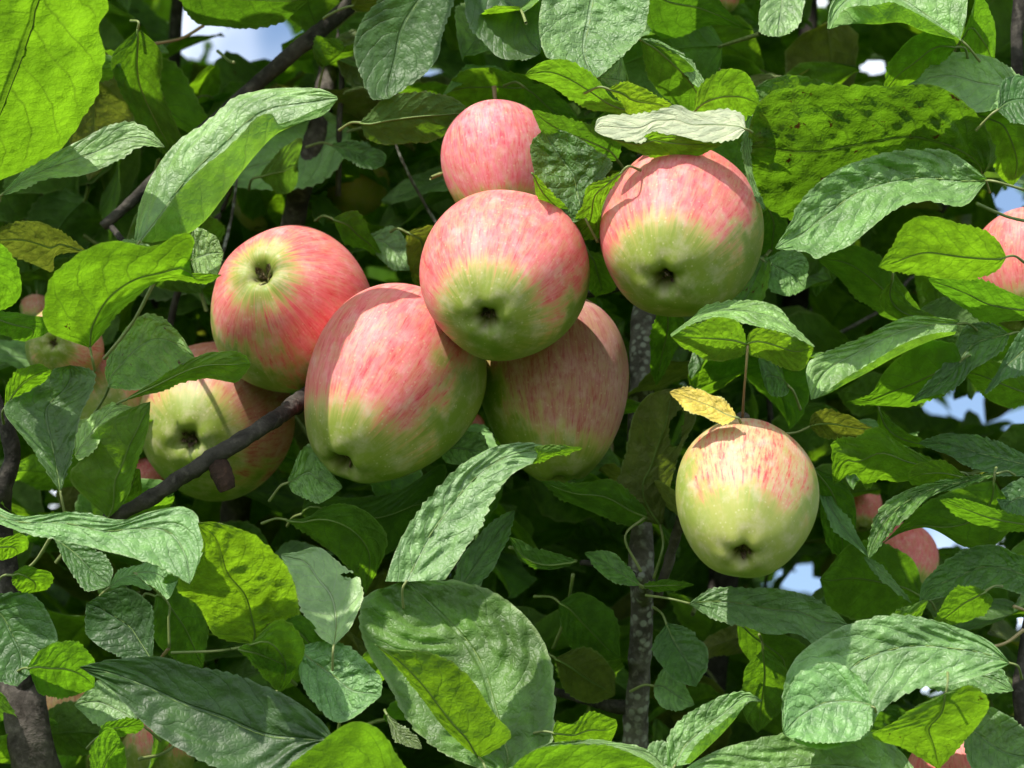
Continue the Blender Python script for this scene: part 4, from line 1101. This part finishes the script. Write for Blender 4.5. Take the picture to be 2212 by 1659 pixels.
PROTO = []
for s_ in range(9):
    v_, f_, u_ = generic_leaf(s_ + 1, 30, 15)
    me = bpy.data.meshes.new("leaf_blade")
    me.from_pydata(v_, [], f_)
    ul = me.uv_layers.new(name="uv")
    for lp in me.loops:
        ul.data[lp.index].uv = u_[lp.vertex_index]
    me.polygons.foreach_set("use_smooth", [True] * len(me.polygons))
    me.materials.append([M_LEAF, M_LEAF, M_LEAF, M_PALE, M_LEAF, M_LEAF, M_OLIVE, M_SPOT, M_LEAF][s_])
    PROTO.append(me)
v_, f_ = [], []
for j in range(6):
    t_ = j / 5
    for k in range(5):
        an = k * 1.2566
        r_ = .012 + .004 * t_
        v_.append((r_ * math.cos(an), 0.03 - .30 * t_, r_ * math.sin(an) - .10 * t_ * t_))
        if j:
            f_.append(((j - 1) * 5 + k, (j - 1) * 5 + (k + 1) % 5, j * 5 + (k + 1) % 5, j * 5 + k))
STALK_ME = bpy.data.meshes.new("leaf_stalk")
STALK_ME.from_pydata(v_, [], f_)
STALK_ME.polygons.foreach_set("use_smooth", [True] * len(STALK_ME.polygons))
STALK_ME.materials.append(M_STALK)

rng = random.Random(21)


def rand_orient(rng, flat=0.62):
    """leaf frame: blade normal leaning round the vertical, tip outward and downward"""
    az = rng.uniform(0, 2 * math.pi)
    tilt = abs(rng.gauss(0, flat))
    n = Vector((math.sin(tilt) * math.cos(az), math.sin(tilt) * math.sin(az), math.cos(tilt)))
    a2 = rng.uniform(0, 2 * math.pi)
    y = Vector((math.cos(a2), math.sin(a2), -0.35))
    y = (y - n * y.dot(n)).normalized()
    x = y.cross(n)
    return Matrix((x, y, n)).transposed()


APPLE_KEEP = [(o.location.copy(), o.children[0].dimensions.length * 0.30) for o in bpy.data.objects if o.name.startswith("apple") and o.get("category") == "apple"]
N_IND = 300 - LEAF_N
placed = 0
tries = 0
while placed < N_IND and tries < 20000:
    tries += 1
    x = rng.uniform(-60, 2270)
    y = rng.uniform(-60, 1720)
    d = 7 + 22 * rng.random() ** 1.3
    size = rng.uniform(0.038, 0.074)
    M = rand_orient(rng, 0.75)
    c = P(x, y, d)
    if in_gap(c, size, M):
        continue
    if d < 16 and abs(x - 1385) < 75 and 1120 < y < 1640:
        continue
    if any((c - q).length < r + size * 0.4 for q, r in APPLE_KEEP):
        continue
    base = c - M @ Vector((0, size * 0.5, 0))
    me = rng.choice(PROTO)
    o = bpy.data.objects.new("leaf", me)
    COL.objects.link(o)
    o.matrix_world = Matrix.Translation(base) @ M.to_4x4() @ Matrix.Scale(size, 4)
    mw = o.matrix_world.copy()
    o.parent = tree
    o.matrix_parent_inverse = TI
    o.matrix_basis = mw
    tn = rng.uniform(.75, 1.4)
    o.color = (tn, tn * rng.uniform(.95, 1.08), tn * rng.uniform(.9, 1.3), rng.uniform(.1, .7))
    st = bpy.data.objects.new("leaf_stalk", STALK_ME)
    COL.objects.link(st)
    st.parent = o
    placed += 1

# the rest of the crown: uncountable, one part
def crown():
    rng = random.Random(99)
    lo = [generic_leaf(s + 1, 13, 5) for s in range(8)]
    los = [(np.array(v), f, np.array(u)) for v, f, u in lo]
    V, Fc, UVs, MI = [], [], [], []
    off = 0

    def put(c, size, M):
        nonlocal off
        v, f, u = rng.choice(los)
        R = np.array(M)
        V.append((v - np.array([0, .5, 0])) * size @ R.T + np.array(c))
        for q in f:
            Fc.append(tuple(a + off for a in q))
        UVs.append(u)
        m = rng.choices((0, 1, 2), (8, 1, 1))[0]
        MI.extend([m] * len(f))
        off += len(v)

    # in view, behind
    n = 0
    while n < 6000:
        d = rng.uniform(20, 115)
        k = K(d)
        x = 1106 + rng.uniform(-1500, 1500)
        y = 830 + rng.uniform(-1150, 1150)
        size = rng.uniform(.04, .08)
        M = rand_orient(rng, .8)
        c = P(x, y, d)
        if in_gap(c, size, M):
            continue
        put(c, size, M)
        n += 1
    # above the frame, unseen: canopy leaves placed to shade the background, not the fruit
    n = 0
    while n < 2200:
        X = rng.uniform(-.95, .8)
        Y = .22 + rng.random() ** 1.0 * .75
        dd = 0.045 + 1.2 * rng.random() ** 1.5
        if dd < 0.045 - 0.05 * (Y - .2):
            continue
        c = CAM + RIGHT * X + UP * Y + FWD * (D0 + dd)
        # stay outside the picture
        if Y < (D0 + dd) / D0 * 0.169 + .05:
            continue
        put(c, rng.uniform(.05, .09), rand_orient(rng, .7))
        n += 1
    # beside and below the frame
    n = 0
    while n < 1300:
        X = rng.choice((-1, 1)) * rng.uniform(.29, .9)
        Y = rng.uniform(-.6, .6)
        dd = rng.uniform(0.0, .9)
        if abs(X) < (D0 + dd) / D0 * .225 + .055:
            continue
        put(CAM + RIGHT * X + UP * Y + FWD * (D0 + dd), rng.uniform(.05, .09), rand_orient(rng, .7))
        n += 1
    n = 0
    while n < 600:
        X = rng.uniform(-.5, .5)
        Y = -rng.uniform(.24, .55)
        dd = rng.uniform(.05, .9)
        if -Y < (D0 + dd) / D0 * .169 + .05:
            continue
        put(CAM + RIGHT * X + UP * Y + FWD * (D0 + dd), rng.uniform(.05, .09), rand_orient(rng, .7))
        n += 1
    V = np.vstack(V)
    UVa = np.vstack(UVs)
    o = mesh_obj("foliage", V, Fc, M_LEAF, None, UVa)
    o.data.materials.append(M_OLIVE)
    o.data.materials.append(M_PALE)
    o.data.polygons.foreach_set("material_index", MI)
    o.color = (1.15, 1.15, 1, .3)
    to_tree(o)
    o["kind"] = "stuff"


crown()

# thin twigs that carry stalks in view
for i, (a, b) in enumerate([((364, 1402, 2), (300, 1440, 6)), ((225, 775, 1), (335, 605, -1)), ((30, 1250, 2), (110, 1160, 0)), ((700, 505, 12), (650, 560, 16)),
                            ((1100, 1182, 3), (1245, 1212, 6)), ((1238, 1240, 5), (1195, 1400, 8)), ((2212, 1360, -1), (2120, 1402, -1)), ((300, 1640, -1), (390, 1600, 1)),
                            ((640, 1480, -1), (580, 1420, -2)), ((330, 95, 12), (440, 55, 14)), ((505, 135, 14), (470, 110, 18)), ((2110, 440, -2), (2230, 480, 2)),
                            ((2190, 1310, -1), (2240, 1312, 0))]):
    m = ((a[0] + b[0]) / 2 + 6, (a[1] + b[1]) / 2 + 8, (a[2] + b[2]) / 2)
    w = [P(*a), P(*m), P(*b)]
    to_tree_child(tube("twig", w, [4.2 * U, 3.5 * U, 4 * U], M_STALK if i % 3 else M_STALK_RED, None, 8, 0.12, 20))

# shoots running through the depth of the crown
rng = random.Random(5)
made = 0
while made < 34:
    d0 = rng.uniform(12, 60)
    x0, y0 = rng.uniform(0, 2212), rng.uniform(150, 1700)
    ln = rng.uniform(260, 620)
    an = rng.gauss(math.pi / 2, .55)
    pts = []
    for i in range(5):
        t_ = i / 4
        pts.append((x0 + math.cos(an) * ln * t_ + rng.uniform(-14, 14), y0 - math.sin(an) * ln * t_ + rng.uniform(-10, 10), d0 + rng.uniform(-2, 2)))
    bad = False
    for q in pts:
        for gx, gy, a, b in GAPS:
            if ((q[0] - gx) / (a + 40)) ** 2 + ((q[1] - gy) / (b + 40)) ** 2 < 1:
                bad = True
    if bad or any((P(*q) - c).length < r * 2.2 for q in pts for c, r in APPLE_KEEP):
        continue
    w = [P(*q) for q in pts]
    r0 = rng.uniform(5, 10)
    to_tree_child(tube("twig", w, [r0 * U, r0 * .8 * U, r0 * .5 * U], rng.choice((M_BARK, M_BARK_SCAB, M_STALK_RED)), None, 7, 0.25, 26))
    made += 1
